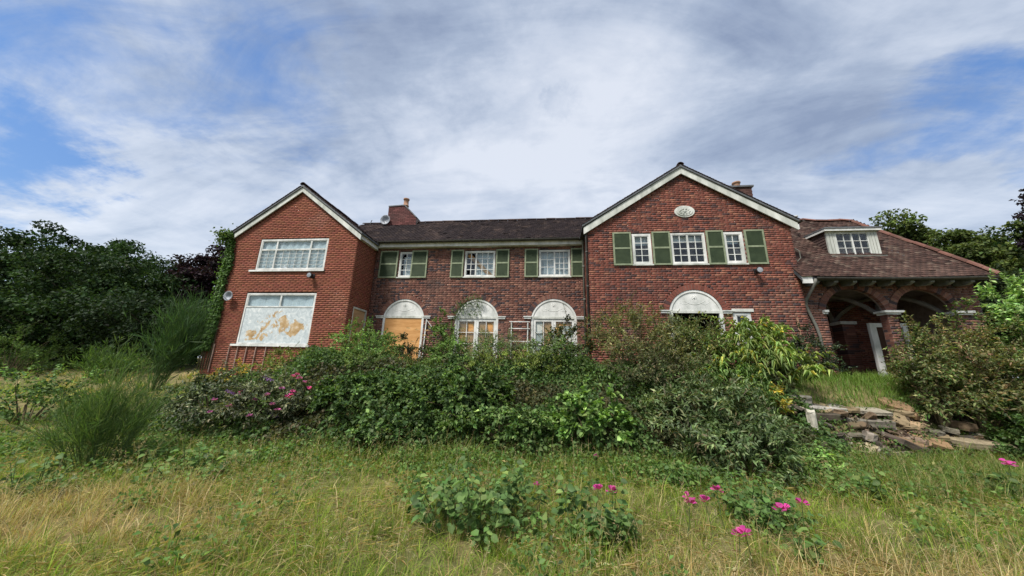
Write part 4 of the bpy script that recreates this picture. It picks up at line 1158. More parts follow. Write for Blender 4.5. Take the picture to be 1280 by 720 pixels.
def bank_undergrowth():
    """brambles, creeping cotoneaster and nettles that clothe the whole bank: nobody could count them"""
    n = 60000
    X = RNG.uniform(-10.5, 5.6, n); t = RNG.beta(1.25, 1.0, n); Y = foot(X) + (.05 + t * (np.minimum(bank_w(X), 3.2) + .4))
    lump = fbm(X, Y, 1.1, 11)
    edge = np.clip((t - .0) / .10, .1, 1)
    thick = (.10 + .75 * np.clip(lump - .25, 0, 1)) * edge
    f = RNG.random(n) ** .55
    keep = RNG.random(n) < np.where(X < -8.8, .35, 1.0)
    P = np.stack([X, Y - thick * f * .35, H(X, Y) + thick * f + .02], 1)[keep]; n = len(P); X, Y, lump = X[keep], Y[keep], lump[keep]
    N = unit(np.array([0, -.45, 1.0]) + .55 * rnd(n, 3)); D = unit(np.array([0, -.35, -.1]) + .9 * rnd(n, 3))
    patch = fbm(X, Y, .9, 21)[:, None]
    cols = pick_cols(n, G_DARK, .2) * 1.4; cols = np.where(patch > .50, pick_cols(n, G_MID, .2), cols); cols = np.where(patch < .36, pick_cols(n, [(3, (.05, .062, .024)), (2, (.075, .085, .035)), (1, (.11, .09, .045))], .2), cols)
    s = RNG.uniform(.6, 1.25, n)
    Leaves().leaf(P, D, N, .085 * s, .06 * s, cols, droop=.2).build('undergrowth', 'leaf', kind='stuff')
bank_undergrowth()

def bank_shrubs():
    S_ = shrub_px
    b = 'bramble_bush'
    S_(b, 'dark glossy bramble thicket in the middle of the bank under the second panel', 520, 640, 470, 7.3, G_DARK, nclump=70, ntwig=6, nleaf=16, L=.10, Wd=.070, twig=.32, d=1.8, up=.2)
    S_(b, 'dark bramble thicket on the bank left of the middle, below the boarded doorway', 395, 520, 472, 7.1, G_DARK, nclump=70, ntwig=6, nleaf=16, L=.095, Wd=.066, twig=.3, d=1.8, up=.2)
    S_(b, 'deep green bramble clump low on the bank with leafy trailing tips', 440, 560, 515, 6.6, G_DARK, nclump=50, ntwig=6, nleaf=11, L=.09, Wd=.064, twig=.34, d=1.2, up=.1)
    S_(b, 'broad mid green bramble clump low on the bank above the tallest leafy weed', 560, 690, 502, 6.7, G_MID, nclump=56, ntwig=6, nleaf=11, L=.09, Wd=.064, twig=.34, d=1.2, up=.15)
    S_('hydrangea_bush', 'bright fresh green broad-leaved bush at the foot of the bank centre', 685, 790, 488, 6.8, G_LIGHT[:2] + G_MID[:1], nclump=42, ntwig=5, nleaf=11, L=.11, Wd=.085, twig=.26, d=1.1, up=.4, big=True)
    S_('laurel_bush', 'large dark laurel-like bush with narrow glossy leaves left of the stone heap', 790, 960, 470, 7.2, [(4, (.048, .076, .026)), (3, (.072, .105, .038)), (1.5, (.12, .145, .065)), (1, (.10, .085, .04))], nclump=95, ntwig=6, nleaf=14, L=.12, Wd=.034, twig=.36, d=2.0, up=.3, mat='gloss_leaf')
    S_('laurel_bush', 'dark narrow-leaved bush spilling to the grass beside the upright pale stone', 870, 985, 515, 6.6, [(4, (.052, .085, .028)), (3, (.078, .115, .042)), (1.0, (.125, .155, .07))], nclump=70, ntwig=6, nleaf=13, L=.11, Wd=.036, twig=.34, d=1.5, up=.2, mat='gloss_leaf')
    S_('nettle_patch', 'fresh green nettles growing below the broken stones', 985, 1045, 560, 6.7, G_LIGHT, nclump=24, ntwig=4, nleaf=9, L=.075, Wd=.05, twig=.2, cat='weed')
    # along the crest
    S_('privet_bush', 'light green bushy shrub in front of the boarded side door', 418, 492, 398, 9.1, G_LIGHT[:2] + G_MID[:2], nclump=60, ntwig=6, nleaf=13, L=.055, Wd=.036, twig=.3, d=1.5, up=.6)
    rb = S_('rose_bush', 'dark leaved rose bush with pale peach blooms before the boarded garden door', 486, 548, 416, 9.3, [(4, (.022, .036, .014)), (2, (.045, .05, .022)), (1, (.075, .05, .03))], nclump=36, ntwig=6, nleaf=10, L=.06, Wd=.042, twig=.26, d=1.1, cat='rose bush')
    for k, (px, py) in enumerate(((510, 411), (495, 433), (509, 431), (521, 413), (533, 414), (487, 444), (515, 428), (530, 420))):
        p = at(px, py, 8.85); m = MB()
        for j in range(9):
            a = j * 2.4; r = .012 + .0035 * j; z = .03 - .003 * j
            q = p + (r * math.cos(a), r * math.sin(a), z)
            m.cur = (.62, .40, .28) if j % 3 else (.70, .52, .40)
            m.add([p, q + (.03 * math.cos(a + .7), .03 * math.sin(a + .7), .01), q + (.035 * math.cos(a), .035 * math.sin(a), .025), q + (.03 * math.cos(a - .7), .03 * math.sin(a - .7), .01)], [(0, 1, 2, 3)])
        m.build('rose_bloom', MT['petal'], rb)
    S_('climbing_shrub', 'tall climbing shrub reaching up the wall left of the second half-round panel', 534, 574, 388, 11.9, G_MID, nclump=44, ntwig=6, nleaf=11, L=.07, Wd=.05, twig=.28, d=.5, up=.9, cat='climber')
    S_('feathery_shrub', 'soft grey green shrub under the second half-round panel', 572, 660, 418, 9.2, G_GREY + [(2, (.10, .14, .05))], nclump=60, ntwig=7, nleaf=14, L=.055, Wd=.018, twig=.34, d=1.3, up=.8)
    S_('viburnum_bush', 'dark shrub with a few orange-brown sprays in front of the third panel door', 668, 742, 400, 9.4, [(5, (.026, .040, .018)), (3, (.05, .062, .03)), (1.0, (.20, .115, .04))], nclump=60, ntwig=6, nleaf=13, L=.065, Wd=.04, twig=.3, d=1.2, up=.5)
    S_('buddleia_bush', 'tall wispy olive buddleia with dry brown plumes between the third panel and the right door', 738, 850, 381, 9.3, G_OLIVE, nclump=80, ntwig=6, nleaf=12, L=.11, Wd=.026, twig=.5, d=1.7, up=.9, twigs=True, shoots=40)
    S_('buddleia_bush', 'loose grey green buddleia before the dark open doorway', 800, 900, 392, 9.6, G_GREY + G_OLIVE[:1], nclump=70, ntwig=6, nleaf=12, L=.11, Wd=.026, twig=.46, d=1.5, up=.8, twigs=True, shoots=26)
    S_('sumac_bush', 'sumac with drooping yellow-green pinnate leaves right of the open doorway', 872, 992, 408, 9.0, G_YEL, nclump=62, ntwig=5, nleaf=14, L=.15, Wd=.040, twig=.5, d=1.6, up=.5, droop=.75, out=1.0, cat='sumac', jit=.2)
    S_('sumac_bush', 'low sumac sprays with pale drooping leaves on the bank above the stones', 850, 960, 458, 8.2, G_YEL[1:] + G_MID[:2], nclump=44, ntwig=5, nleaf=15, L=.10, Wd=.028, twig=.42, d=1.3, up=.3, droop=.7, cat='sumac')
    S_('sumac_sprig', 'small sumac sprig with a bright orange and yellow top beside the stones', 954, 974, 470, 8.0, [(2, (.40, .27, .045)), (2, (.28, .28, .06)), (1, (.18, .20, .05))], nclump=9, ntwig=4, nleaf=9, L=.09, Wd=.045, twig=.16, cat='sumac')
    S_('holly_bush', 'very dark evergreen bush against the right corner of the gable wall', 955, 1036, 412, 10.2, [(5, (.018, .032, .014)), (2, (.032, .05, .024))], nclump=60, ntwig=6, nleaf=14, L=.06, Wd=.036, twig=.28, d=1.2, mat='gloss_leaf')
    S_('hedge_shrub', 'low rounded light olive shrub on the crest below the ivy-side wall', 320, 430, 436, 8.4, [(3, (.125, .155, .042)), (3, (.095, .130, .034)), (1, (.17, .18, .06))], nclump=60, ntwig=6, nleaf=13, L=.05, Wd=.03, twig=.26, d=1.5)
    S_('hedge_shrub', 'low yellowish green shrub on the crest under the middle windows', 590, 720, 440, 8.4, [(3, (.145, .175, .042)), (3, (.10, .140, .034))], nclump=60, ntwig=6, nleaf=13, L=.05, Wd=.026, twig=.26, d=1.2)
    S_('hedge_shrub', 'grass-green low shrub on the crest left of the rose bush', 425, 505, 438, 8.4, [(3, (.10, .14, .042)), (3, (.075, .11, .032))], nclump=46, ntwig=6, nleaf=13, L=.05, Wd=.026, twig=.26, d=1.2)
    S_('tangled_shrub', 'brownish tangled shrub on the bank between the buddleia and the laurel', 740, 870, 440, 8.3, [(3, (.07, .075, .035)), (3, (.045, .06, .025)), (1, (.12, .10, .055))], nclump=76, ntwig=6, nleaf=14, L=.075, Wd=.026, twig=.36, d=1.5, up=.6, twigs=True)
    S_('feathery_shrub', 'pale green airy shrub covering the lower half of the panelled garden door', 590, 640, 424, 8.9, G_GREY + G_LIGHT[:1], nclump=40, ntwig=7, nleaf=13, L=.055, Wd=.02, twig=.3, d=1.0, up=.9)
    S_('philadelphus_bush', 'mid green bush hiding the foot of the wall left of the plain boarded door', 446, 500, 416, 8.9, G_MID + G_LIGHT[:1], nclump=50, ntwig=6, nleaf=12, L=.06, Wd=.038, twig=.28, d=1.1, up=.6)
    S_('philadelphus_bush', 'mid green bush between the rose bush and the panelled garden door', 540, 590, 424, 8.8, G_MID, nclump=46, ntwig=6, nleaf=12, L=.06, Wd=.036, twig=.28, d=1.1, up=.6)
    S_('philadelphus_bush', 'grey-green leafy bush at the foot of the third panel door', 640, 740, 424, 8.7, G_MID[:2] + G_GREY, nclump=70, ntwig=6, nleaf=12, L=.06, Wd=.034, twig=.3, d=1.2, up=.6)
    S_('buddleia_bush', 'olive buddleia whose top reaches the dark doorway, left of the sumac', 836, 905, 404, 8.9, G_OLIVE + G_MID[:1], nclump=60, ntwig=6, nleaf=13, L=.10, Wd=.028, twig=.42, d=1.2, up=.7, twigs=True)
    # left end of the bank
    S_('rhododendron_bush', 'wide dark leathery bush with scattered pink blooms at the left end of the bank', 225, 330, 470, 6.9, [(4, (.030, .046, .018)), (3, (.055, .072, .03)), (1.5, (.10, .10, .055))], nclump=80, ntwig=6, nleaf=14, L=.085, Wd=.034, twig=.32, d=1.8, mat='gloss_leaf')
    S_('rhododendron_bush', 'grey green leathery bush under the large left window with a purple plume', 300, 400, 470, 6.8, [(4, (.045, .060, .026)), (3, (.08, .092, .042)), (1.5, (.13, .125, .07))], nclump=76, ntwig=6, nleaf=14, L=.085, Wd=.032, twig=.32, d=1.6, mat='gloss_leaf')
    S_('ragwort_plant', 'small clump of yellow ragwort flowers at the foot of the left gable', 276, 316, 436, 8.6, [(3, (.42, .28, .03)), (2, (.30, .22, .04)), (3, (.09, .12, .035))], nclump=26, ntwig=5, nleaf=9, L=.04, Wd=.03, twig=.16, d=.6, cat='flower clump')
    # right end
    S_('elder_bush', 'sprawling olive and rusty bush hiding the right half of the porch', 1128, 1240, 392, 9.0, G_OLIVE + [(2, (.16, .105, .05)), (2, (.075, .105, .035))], nclump=120, ntwig=6, nleaf=13, L=.085, Wd=.034, twig=.42, d=2.4, up=.6, twigs=True)
    S_('elder_bush', 'bright leaved young shrub rising at the far right beyond the porch roof', 1236, 1310, 338, 9.2, [(3, (.15, .245, .085)), (2, (.23, .32, .13)), (1, (.09, .15, .045))], nclump=46, ntwig=5, nleaf=10, L=.12, Wd=.055, twig=.4, d=1.4, up=1.2, zlo=.55, big=True)
    S_('elder_bush', 'deep green bush at the right edge behind the flat slab', 1205, 1340, 420, 9.0, G_MID + G_DARK[:1], nclump=110, ntwig=6, nleaf=13, L=.075, Wd=.046, twig=.4, d=2.2, up=.5)
    S_('elder_bush', 'yellow tinged leafy bush behind the stones at the foot of the porch', 1140, 1235, 452, 9.3, [(3, (.075, .105, .03)), (2, (.045, .07, .02)), (1, (.22, .20, .05))], nclump=70, ntwig=6, nleaf=13, L=.075, Wd=.046, twig=.34, d=1.4)
    S_('bramble_bush', 'dark bramble mound sweeping down to the grass at the right edge', 1245, 1340, 505, 8.0, G_DARK + G_MID[:1], nclump=70, ntwig=6, nleaf=13, L=.075, Wd=.05, twig=.34, d=1.5)
    S_('elder_bush', 'olive bush lapping the foot of the middle porch pillar', 1108, 1180, 418, 8.9, G_OLIVE + G_MID[:1], nclump=80, ntwig=6, nleaf=13, L=.08, Wd=.036, twig=.36, d=1.3, up=.6, twigs=True)
    S_('elder_bush', 'leafy olive bush against the end of the porch wall', 1188, 1262, 372, 9.3, G_OLIVE + G_MID[:2], nclump=90, ntwig=6, nleaf=13, L=.085, Wd=.04, twig=.4, d=1.4, up=.7, twigs=True)
    # far left field
    S_('bramble_bush', 'trailing bramble with thin arching shoots at the left edge of the field', 5, 105, 462, 7.2, G_MID + G_DARK[:1], nclump=40, ntwig=6, nleaf=10, L=.085, Wd=.06, twig=.55, d=2.0, up=.5, out=1.1, shell=.3)
    S_('gorse_bush', 'rounded dark green gorse bush at the left edge below the oaks', 0, 62, 412, 13.0, G_MID[:2] + G_DARK, nclump=60, ntwig=7, nleaf=14, L=.10, Wd=.02, twig=.6, d=3, up=1.0)
bank_shrubs()

def sparse_bloom(name, label, pts, col, r, cat='flower', group=None, stems=True):
    """flower heads on thin stems, one plant per call"""
    p0 = np.mean([p for p in pts], 0); base = (p0[0], p0[1], float(H(p0[0], p0[1])))
    t = thing(name, label, cat, base, group)
    for p in pts:
        p = np.array(p, float)
        if stems:
            g = np.array([p[0] + random.uniform(-.08, .08), p[1] + random.uniform(0, .1), float(H(p[0], p[1]))])
            MB().tube([g, (g + p) / 2 + rnd(3) * .02, p], [.004, .0035, .003], 4).build('stem', MT['green_stem'], t)
        m = MB(); n = random.randint(7, 10)
        for j in range(n):
            a = j * 2.4 + random.random(); e = random.uniform(.1, 1.2); ce, se = math.cos(e), math.sin(e)
            q = p + np.array([math.cos(a) * ce, math.sin(a) * ce, se]) * r * .55 - (0, 0, r * .25)
            sd_ = np.array([-math.sin(a), math.cos(a), 0]) * r * .55; tip = q + np.array([math.cos(a) * ce, math.sin(a) * ce, se]) * r * .75
            m.cur = tuple(np.array(col) * random.uniform(.75, 1.25))
            m.add([q - sd_ * .4, q + sd_ * .4, tip + sd_ * 1.0, tip + (0, 0, r * .15), tip - sd_ * 1.0], [(0, 1, 2, 3, 4)])
        m.build('flower_head', MT['petal'], t)
    return t
PINK = (.50, .060, .27)
def flowers():
    g = 'pink everlasting peas in the grass'
    def P(px, py, lift): # a bloom seen at px, py, standing LIFT above the ground below it
        d = M @ _ray(px, py); d = d / np.linalg.norm(d); s = np.arange(1.5, 40, .02); Q = d[None] * s[:, None]; Q[:, 2] += EYE
        k = np.argmax(Q[:, 2] < H(Q[:, 0], Q[:, 1]) + lift); return Q[k]
    sparse_bloom('pink_pea', 'single magenta pea bloom with bud above the smaller leafy weed in the middle', [P(765, 614, .45), P(748, 612, .47)], PINK, .050, group=g)
    sparse_bloom('pink_pea', 'trio of magenta pea blooms close together right of the middle', [P(861, 622, .42), P(863, 629, .40), P(881, 626, .40), P(896, 613, .44)], PINK, .048, group=g)
    sparse_bloom('pink_pea', 'pair of magenta pea blooms side by side low on the right of the trio', [P(974, 636, .38), P(980, 635, .38), P(1002, 629, .40)], PINK, .048, group=g)
    sparse_bloom('pink_pea', 'lowest magenta pea bloom down in the straw', [P(924, 668, .32), P(931, 666, .33)], PINK, .046, group=g)
    sparse_bloom('pink_pea', 'lone magenta pea bloom at the right edge below the flat slab', [P(1259, 577, .5), P(1262, 581, .48)], PINK, .055, group=g)
    sparse_bloom('pink_pea', 'tiny dull pink pea bloom on the tallest leafy weed', [P(671, 606, .45), P(745, 570, .4)], (.40, .07, .22), .03, group=g)
    g = 'blooms on the left bushes'
    sparse_bloom('pink_rose', 'cluster of deep pink blooms on the bush below the large left window', [at(363, 494, 6.35), at(366, 490, 6.35), at(358, 497, 6.35), at(386, 486, 6.4)], (.60, .09, .30), .05, stems=False, group=g)
    sparse_bloom('pink_rose', 'pink blooms high on the bush just under the large left window', [at(366, 471, 6.7), at(374, 473, 6.7), at(371, 469, 6.7)], (.55, .12, .28), .05, stems=False, group=g)
    sparse_bloom('pink_rose', 'pink blooms at the left end beside the purple plume', [at(298, 494, 6.4), at(300, 491, 6.4), at(347, 512, 6.2)], (.62, .16, .42), .045, stems=False, group=g)
    sparse_bloom('pink_rose', 'scattered mauve blooms along the low front of the left bushes', [at(286, 508, 6.1), at(318, 500, 6.2), at(334, 494, 6.2), at(352, 486, 6.3), at(312, 520, 6.0), at(268, 500, 6.2), at(262, 516, 6.1), at(381, 478, 6.5), at(340, 506, 6.1)], (.45, .14, .36), .045, stems=False, group=g)
    sparse_bloom('red_rose', 'small dull red blooms on the bush at the far left end of the bank', [at(240, 521, 6.2), at(238, 519, 6.2), at(322, 493, 6.4)], (.42, .05, .05), .04, stems=False, group=g)
    for px, py, lab in ((290, 489, 'pale purple buddleia plume beside the pink bloom at the left'), (335, 472, 'pale purple buddleia plume high under the large left window'), (343, 517, 'dull lilac buddleia plume low on the left bush')):
        p = at(px, py, 6.35); t = thing('buddleia_plume', lab, 'flower', tuple(p), 'purple plumes'); n = 60
        s = RNG.random(n); P_ = p + np.stack([s * .20 - .1, rnd(n) * .015, -s * .05 + rnd(n) * .02 * (1.2 - s)], 1)
        Leaves().leaf(P_, unit(rnd(n, 3)), unit(rnd(n, 3)), .03, .028, pick_cols(n, [(1, (.32, .17, .42)), (1, (.24, .13, .36))])).build('florets', 'petal', t, kind='stuff')
flowers()

def leafy_weed(label, px0, px1, ytop, ybase, n_single, n_small, L, pal, group=None, name='leafy_weed'):
    """broad-leaved plant in the meadow: its largest leaves are single pieces"""
    b = hit((px0 + px1) / 2, ybase); Y = b[1]; X, w, zt = span(px0, px1, ytop, Y); h = max(.2, zt - b[2])
    t = thing(name, label, 'weed', (X, Y, b[2]), group)
    nst = max(9, int(w * 26)); tips = []
    m = MB()
    for k in range(nst):
        a = random.uniform(0, 6.28); r = w / 2 * math.sqrt(random.random())
        tip = np.array([X + r * math.cos(a), Y + r * .7 * math.sin(a), b[2] + h * random.uniform(.28, 1.0) * (1 - .25 * (2 * r / w) ** 2)])
        base = np.array([X + r * .5 * math.cos(a), Y + r * .4 * math.sin(a), b[2] - .02]); mid = (tip + base) / 2 + rnd(3) * .03
        m.tube([base, mid, tip], [.007, .005, .003], 4); tips.append((base, mid, tip))
    m.build('stems', MT['green_stem'], t, kind='stuff')
    n = n_single + n_small
    ps = []
    for k in range(n):
        ba, mi, ti = tips[k % nst]; s = random.random() ** .6 * .85 + .15
        q = (ba * (1 - s) ** 2 + 2 * mi * s * (1 - s) + ti * s * s); ps.append(q + rnd(3) * .02)
    ps = np.array(ps); az = RNG.uniform(0, 6.28, n)
    D = unit(np.stack([np.cos(az), np.sin(az), RNG.uniform(-.25, .45, n)], 1)); ps = ps + D * .04
    N = unit(np.array([0, -.35, 1.0]) + .45 * rnd(n, 3)); Ls = L * RNG.uniform(.6, 1.2, n); Ws = Ls * RNG.uniform(.7, .95, n)
    cols = pick_cols(n, pal, .2)
    order = np.argsort(-Ls); sel = order[:n_single]; rest = order[n_single:]
    for i in sel:
        V, T, _ = leaf_geo(ps[i:i + 1] * 0, D[i:i + 1], N[i:i + 1], Ls[i:i + 1], Ws[i:i + 1], fold=.16, droop=.25, big=True)
        o = bpy.data.objects.new('leaf', np_mesh('leaf', V=V, tris=T, cols=np.repeat(cols[i:i + 1], len(T), 0), mat=MT['leaf'])); o.location = ps[i]
        link(o, t, Matrix.Translation(Vector(ps[i])))
    if len(rest): Leaves().leaf(ps[rest], D[rest], N[rest], Ls[rest], Ws[rest], cols[rest], fold=.16, droop=.25, big=True).build('foliage', 'leaf', t, kind='stuff')
W_BLUE = [(3, (.095, .170, .048)), (3, (.130, .215, .062)), (1, (.20, .285, .085)), (1, (.06, .115, .032))]
def weeds():
    leafy_weed('tallest leafy blue-green weed standing in the grass left of centre', 505, 690, 560, 664, 150, 560, .082, W_BLUE)
    leafy_weed('smaller leafy weed under the magenta pea bloom in the middle', 700, 785, 588, 682, 90, 300, .08, W_BLUE)
    leafy_weed('broad weed with round leaves behind the trio of magenta blooms', 880, 1012, 594, 655, 90, 320, .075, W_BLUE[:2] + G_LIGHT[:1])
    leafy_weed('bright green weed patch at the foot of the left bank below the pink blooms', 190, 312, 548, 598, 60, 260, .09, G_LIGHT)
    leafy_weed('low round-leaved weed at the bottom left of the broom', 20, 90, 560, 625, 30, 120, .08, G_LIGHT)
    leafy_weed('low leafy weed at the foot of the laurel', 820, 885, 575, 612, 40, 140, .08, G_LIGHT[:2] + G_MID[:1])
    leafy_weed('leafy sprout in the grass below the broken stones', 1030, 1110, 575, 625, 40, 150, .08, G_LIGHT)
    leafy_weed('leafy green weed at the right edge under the lone magenta bloom', 1215, 1290, 585, 625, 40, 150, .085, G_MID)
    leafy_weed('small lime leaf sprout low in the straw at the bottom right', 985, 1035, 660, 705, 14, 30, .08, G_LIGHT)
weeds()

def broom(label, X, Y, w, h, n, lean=(0, 0), pal=((3, (.075, .135, .036)), (3, (.11, .18, .048)), (1.5, (.17, .24, .075))), d=None, z=None, wd=.005):
    """switches of fine green stems without visible leaves"""
    base = np.array([X, Y, float(H(X, Y)) - .02 if z is None else z])
    t = thing('broom_bush', label, 'broom', tuple(base))
    nm = 54; m = MB(); stems = []
    for k in range(nm):
        a = random.uniform(0, 6.28); r = math.sqrt(random.random()); o_ = np.array([math.cos(a), math.sin(a), 0])
        tip = base + o_ * np.array([r * w / 2, r * (d or w) / 2, 0]) + np.array([lean[0] * random.uniform(.3, 1.1), lean[1], h * random.uniform(.45, .88) * (1 - .45 * r * r)])
        b0 = base + o_ * np.array([r * w * .16, r * (d or w) * .16, 0]); mid = b0 * .5 + tip * .5 + np.array([-lean[0] * .2, 0, 0]) + o_ * w * .05
        m.tube([b0, mid, tip], [.007, .004, .0015], 4)
        stems.append((b0, mid, tip))
        for j in range(5):
            f_ = random.uniform(.25, .85); q = b0 * (1 - f_) ** 2 + 2 * mid * f_ * (1 - f_) + tip * f_ * f_
            g = unit(unit(tip - b0) + .42 * rnd(3) + np.array([0, 0, .15])) * h * random.uniform(.16, .36); e = q + g
            stems.append((q, q + g * .5 + rnd(3) * .015, e)); m.tube([q, q + g * .5, e], [.003, .002, .001], 3)
    per = max(3, n // len(stems)); P, D = [], []
    for b0, mid, tip in stems:
        f_ = RNG.random(per)[:, None] ** .8; P.append(b0 * (1 - f_) ** 2 + 2 * mid * f_ * (1 - f_) + tip * f_ * f_); D.append(unit(unit(tip - b0) + .42 * rnd(per, 3) + np.array([0, 0, .2])))
    P, D = np.concatenate(P), np.concatenate(D)
    m.build('stems', MT['green_stem'], t, kind='stuff')
    n = len(P)
    Leaves().leaf(P, D, unit(rnd(n, 3)), h * RNG.uniform(.05, .15, n), wd * RNG.uniform(.7, 1.4, n), pick_cols(n, list(pal), .15), droop=-.05).build('switches', 'grass', t, kind='stuff')
    return t
def brooms():
    b = hit(150, 592); X, w, zt = span(92, 232, 436, b[1]); broom('big fine-stemmed green broom bush in the left foreground', X, b[1], w * .50, (zt - b[2]) * 1.12, 5200, d=w * .5, wd=.0065)
    X, w, zt = span(128, 178, 418, 12.5); broom('small bright broom bush behind the big one, before the oaks', X, 12.5, w, zt - float(H(X, 12.5)), 3000, pal=G_LIGHT[:2] + G_MID[:1], wd=.022)
    p = at(205, 445, 10.8); q = at(275, 335, 10.8)
    broom('tall feathery broom leaning over beside the ivy on the left gable', p[0], 10.8, 1.1, q[2] - float(H(p[0], 10.8)), 3600, lean=(q[0] - p[0] - .3, 0), pal=[(3, (.045, .095, .035)), (2, (.075, .135, .05))], d=1.0, wd=.016)
    X, w, zt = span(20, 66, 428, 14.0); broom('rounded broom tuft at the far left of the dry field', X, 14.0, w, zt - float(H(X, 14.0)), 1500, pal=G_MID[:2], wd=.022)
brooms()

def ivy():
    t = thing('ivy', 'bright green ivy climbing the left edge of the left gable', 'ivy', (-12.7, 11.1, 1.6))
    n = 9000; z = RNG.uniform(2.1, 6.75, n); wdt = np.interp(z, [2.1, 3.2, 4.6, 6.0, 6.75], [.50, .62, .52, .42, .22]) * (.6 + .8 * fbm(z, z * 0, 1.4, 8))
    side = RNG.random(n)
    front = side < .45
    X = np.where(front, -12.66 + RNG.random(n) * wdt * .55, -12.68 - RNG.random(n) ** 1.5 * .30 * (.5 + wdt)); Y = np.where(front, 10.97 - RNG.random(n) * .10, RNG.uniform(10.95, 12.6, n))
    P = np.stack([X, Y, z], 1); N = unit(np.where(front[:, None], np.array([[0, -1, .3]]), np.array([[-.7, -.7, .3]])) + .4 * rnd(n, 3)); D = unit(np.array([0, 0, -1.0]) + .6 * rnd(n, 3))
    Leaves().leaf(P, D, N, .10 * RNG.uniform(.6, 1.2, n), .085, pick_cols(n, [(3, (.085, .165, .036)), (3, (.12, .21, .052)), (2, (.05, .10, .025))]), droop=0).build('foliage', 'leaf', t)
    m = MB()
    for k in range(6): x = -12.75 + .1 * k; m.tube([(x, 10.98, 1.4), (x + random.uniform(-.1, .1), 10.985, 3), (-12.6 + random.uniform(-.1, .1), 10.985, 4.6), (-12.62, 10.985, 6.2)], [.02, .015, .01, .004], 5)
    m.build('stems', MT['stem'], t, kind='stuff')
    t = thing('ivy', 'small ivy tuft sprouting at the left eave of the left gable', 'ivy', (-12.75, 10.9, 6.5)); n = 500
    P = np.array((-12.85, 10.85, 6.52)) + rnd(n, 3) * (.14, .12, .15)
    Leaves().leaf(P, unit(rnd(n, 3)), unit(rnd(n, 3) + (0, -.6, .6)), .10, .08, pick_cols(n, G_MID)).build('foliage', 'leaf', t)
    t = thing('climbing_plant', 'thin creeper straggling over the second half-round panel', 'climber', (-3.6, 12.2, 1.6)); n = 420
    a = RNG.uniform(1.3, 3.1, n); r = .86 + rnd(n) * .10; P = np.stack([-2.8 + r * np.cos(a), 12.30 - RNG.random(n) * .08, 3.46 + r * np.sin(a)], 1)
    k = RNG.random(n) < .35; P[k] = np.stack([-3.6 + RNG.random(k.sum()) * 1.0, 12.36 - RNG.random(k.sum()) * .05, 3.66 + RNG.random(k.sum()) * .5], 1)
    Leaves().leaf(P, unit(rnd(n, 3)), unit(rnd(n, 3) * .6 + (0, -1, .4)), .075, .04, pick_cols(n, G_MID + G_DARK[:1])).build('foliage', 'leaf', t)
    m = MB(); m.tube([(-3.9, 12.3, 1.6), (-3.75, 12.33, 3.0), (-3.6, 12.33, 3.75), (-3.2, 12.33, 4.25), (-2.6, 12.33, 4.38)], [.02, .016, .012, .008, .004], 5); m.build('stems', MT['stem'], t)
ivy()

# ------------------------------------------------------------------ trees
def tree(name, label, X, Y, h, cr, pal, nclump=60, per=260, L=.24, zlo=.22, flat=1.0, group=None, cat='tree', trunk_r=.28, spread=.30, cx=0.0, z=None, gap=.0):
    base = np.array([X, Y, float(H(X, Y)) - .1 if z is None else z]); t = thing(name, label, cat, tuple(base), group)
    u = unit(rnd(nclump, 3)); u[:, 2] = u[:, 2] * .9 + .15
    ang = np.arctan2(u[:, 1], u[:, 0]); lump = .70 + .55 * vnoise(ang * 1.3 + X, u[:, 2] * 2 + Y, 1.2, 9)
    r = np.minimum((.35 + .65 * RNG.random(nclump) ** .5) * lump, 1.0)
    zc = h * (zlo + (1 - zlo) * .5); hz = h * (1 - zlo) * .5
    c = base + np.stack([cx + u[:, 0] * cr * r, u[:, 1] * cr * r * flat, zc + u[:, 2] * hz * r], 1)
    m = MB(); top = base + np.array([cx * .5, 0, h * .72])
    path = [base + (top - base) * s + np.array([math.sin(s * 5 + X) * .12, math.cos(s * 4 + Y) * .12, 0]) * (s > 0) for s in np.linspace(0, 1, 7)]
    m.tube(path, [trunk_r * (1.25 if k == 0 else 1) * (1 - .8 * k / 6) for k in range(7)], 8); m.build('trunk', MT['bark'], t, smooth=True)
    m = MB()
    for k in range(min(nclump, 40)):
        s = np.clip((c[k, 2] - base[2]) / h * .75 - .08, .15, .98); q = path[0] + (top - path[0]) * s; mid = q * .5 + c[k] * .5 + np.array([0, 0, -.04 * h]) + rnd(3) * .1
        m.tube([q, mid, c[k]], [trunk_r * .32 * (1 - .6 * s), trunk_r * .18, trunk_r * .05], 5)
    m.build('limbs', MT['bark'], t, kind='stuff')
    rc = cr * spread * RNG.uniform(.6, 1.25, nclump)
    d = unit(rnd(nclump, per, 3)); rr = RNG.random((nclump, per)) ** .45
    P = c[:, None] + d * (rr * rc[:, None])[..., None] * np.array([1.15, 1.15, .62])
    N = unit(d * .7 + np.array([0, 0, .8]) + .5 * rnd(nclump, per, 3)); D = unit(d * .5 + rnd(nclump, per, 3) * .8 + np.array([0, 0, -.15]))
    n = nclump * per; cols = pick_cols(n, pal, .18) * np.repeat((1 + .22 * rnd(nclump, 1)).clip(.55, 1.5), per, 0)
    s = RNG.uniform(.6, 1.25, n)
    Leaves().leaf(P.reshape(-1, 3), D.reshape(-1, 3), N.reshape(-1, 3), L * s, L * .72 * s, cols, droop=.1).build('crown', 'tree_leaf', t)
    return t
T_OAK = [(5, (.020, .042, .013)), (3, (.032, .062, .019)), (1, (.052, .088, .029))]
T_OLIVE = [(4, (.070, .100, .028)), (3, (.110, .140, .040)), (1, (.04, .062, .02))]
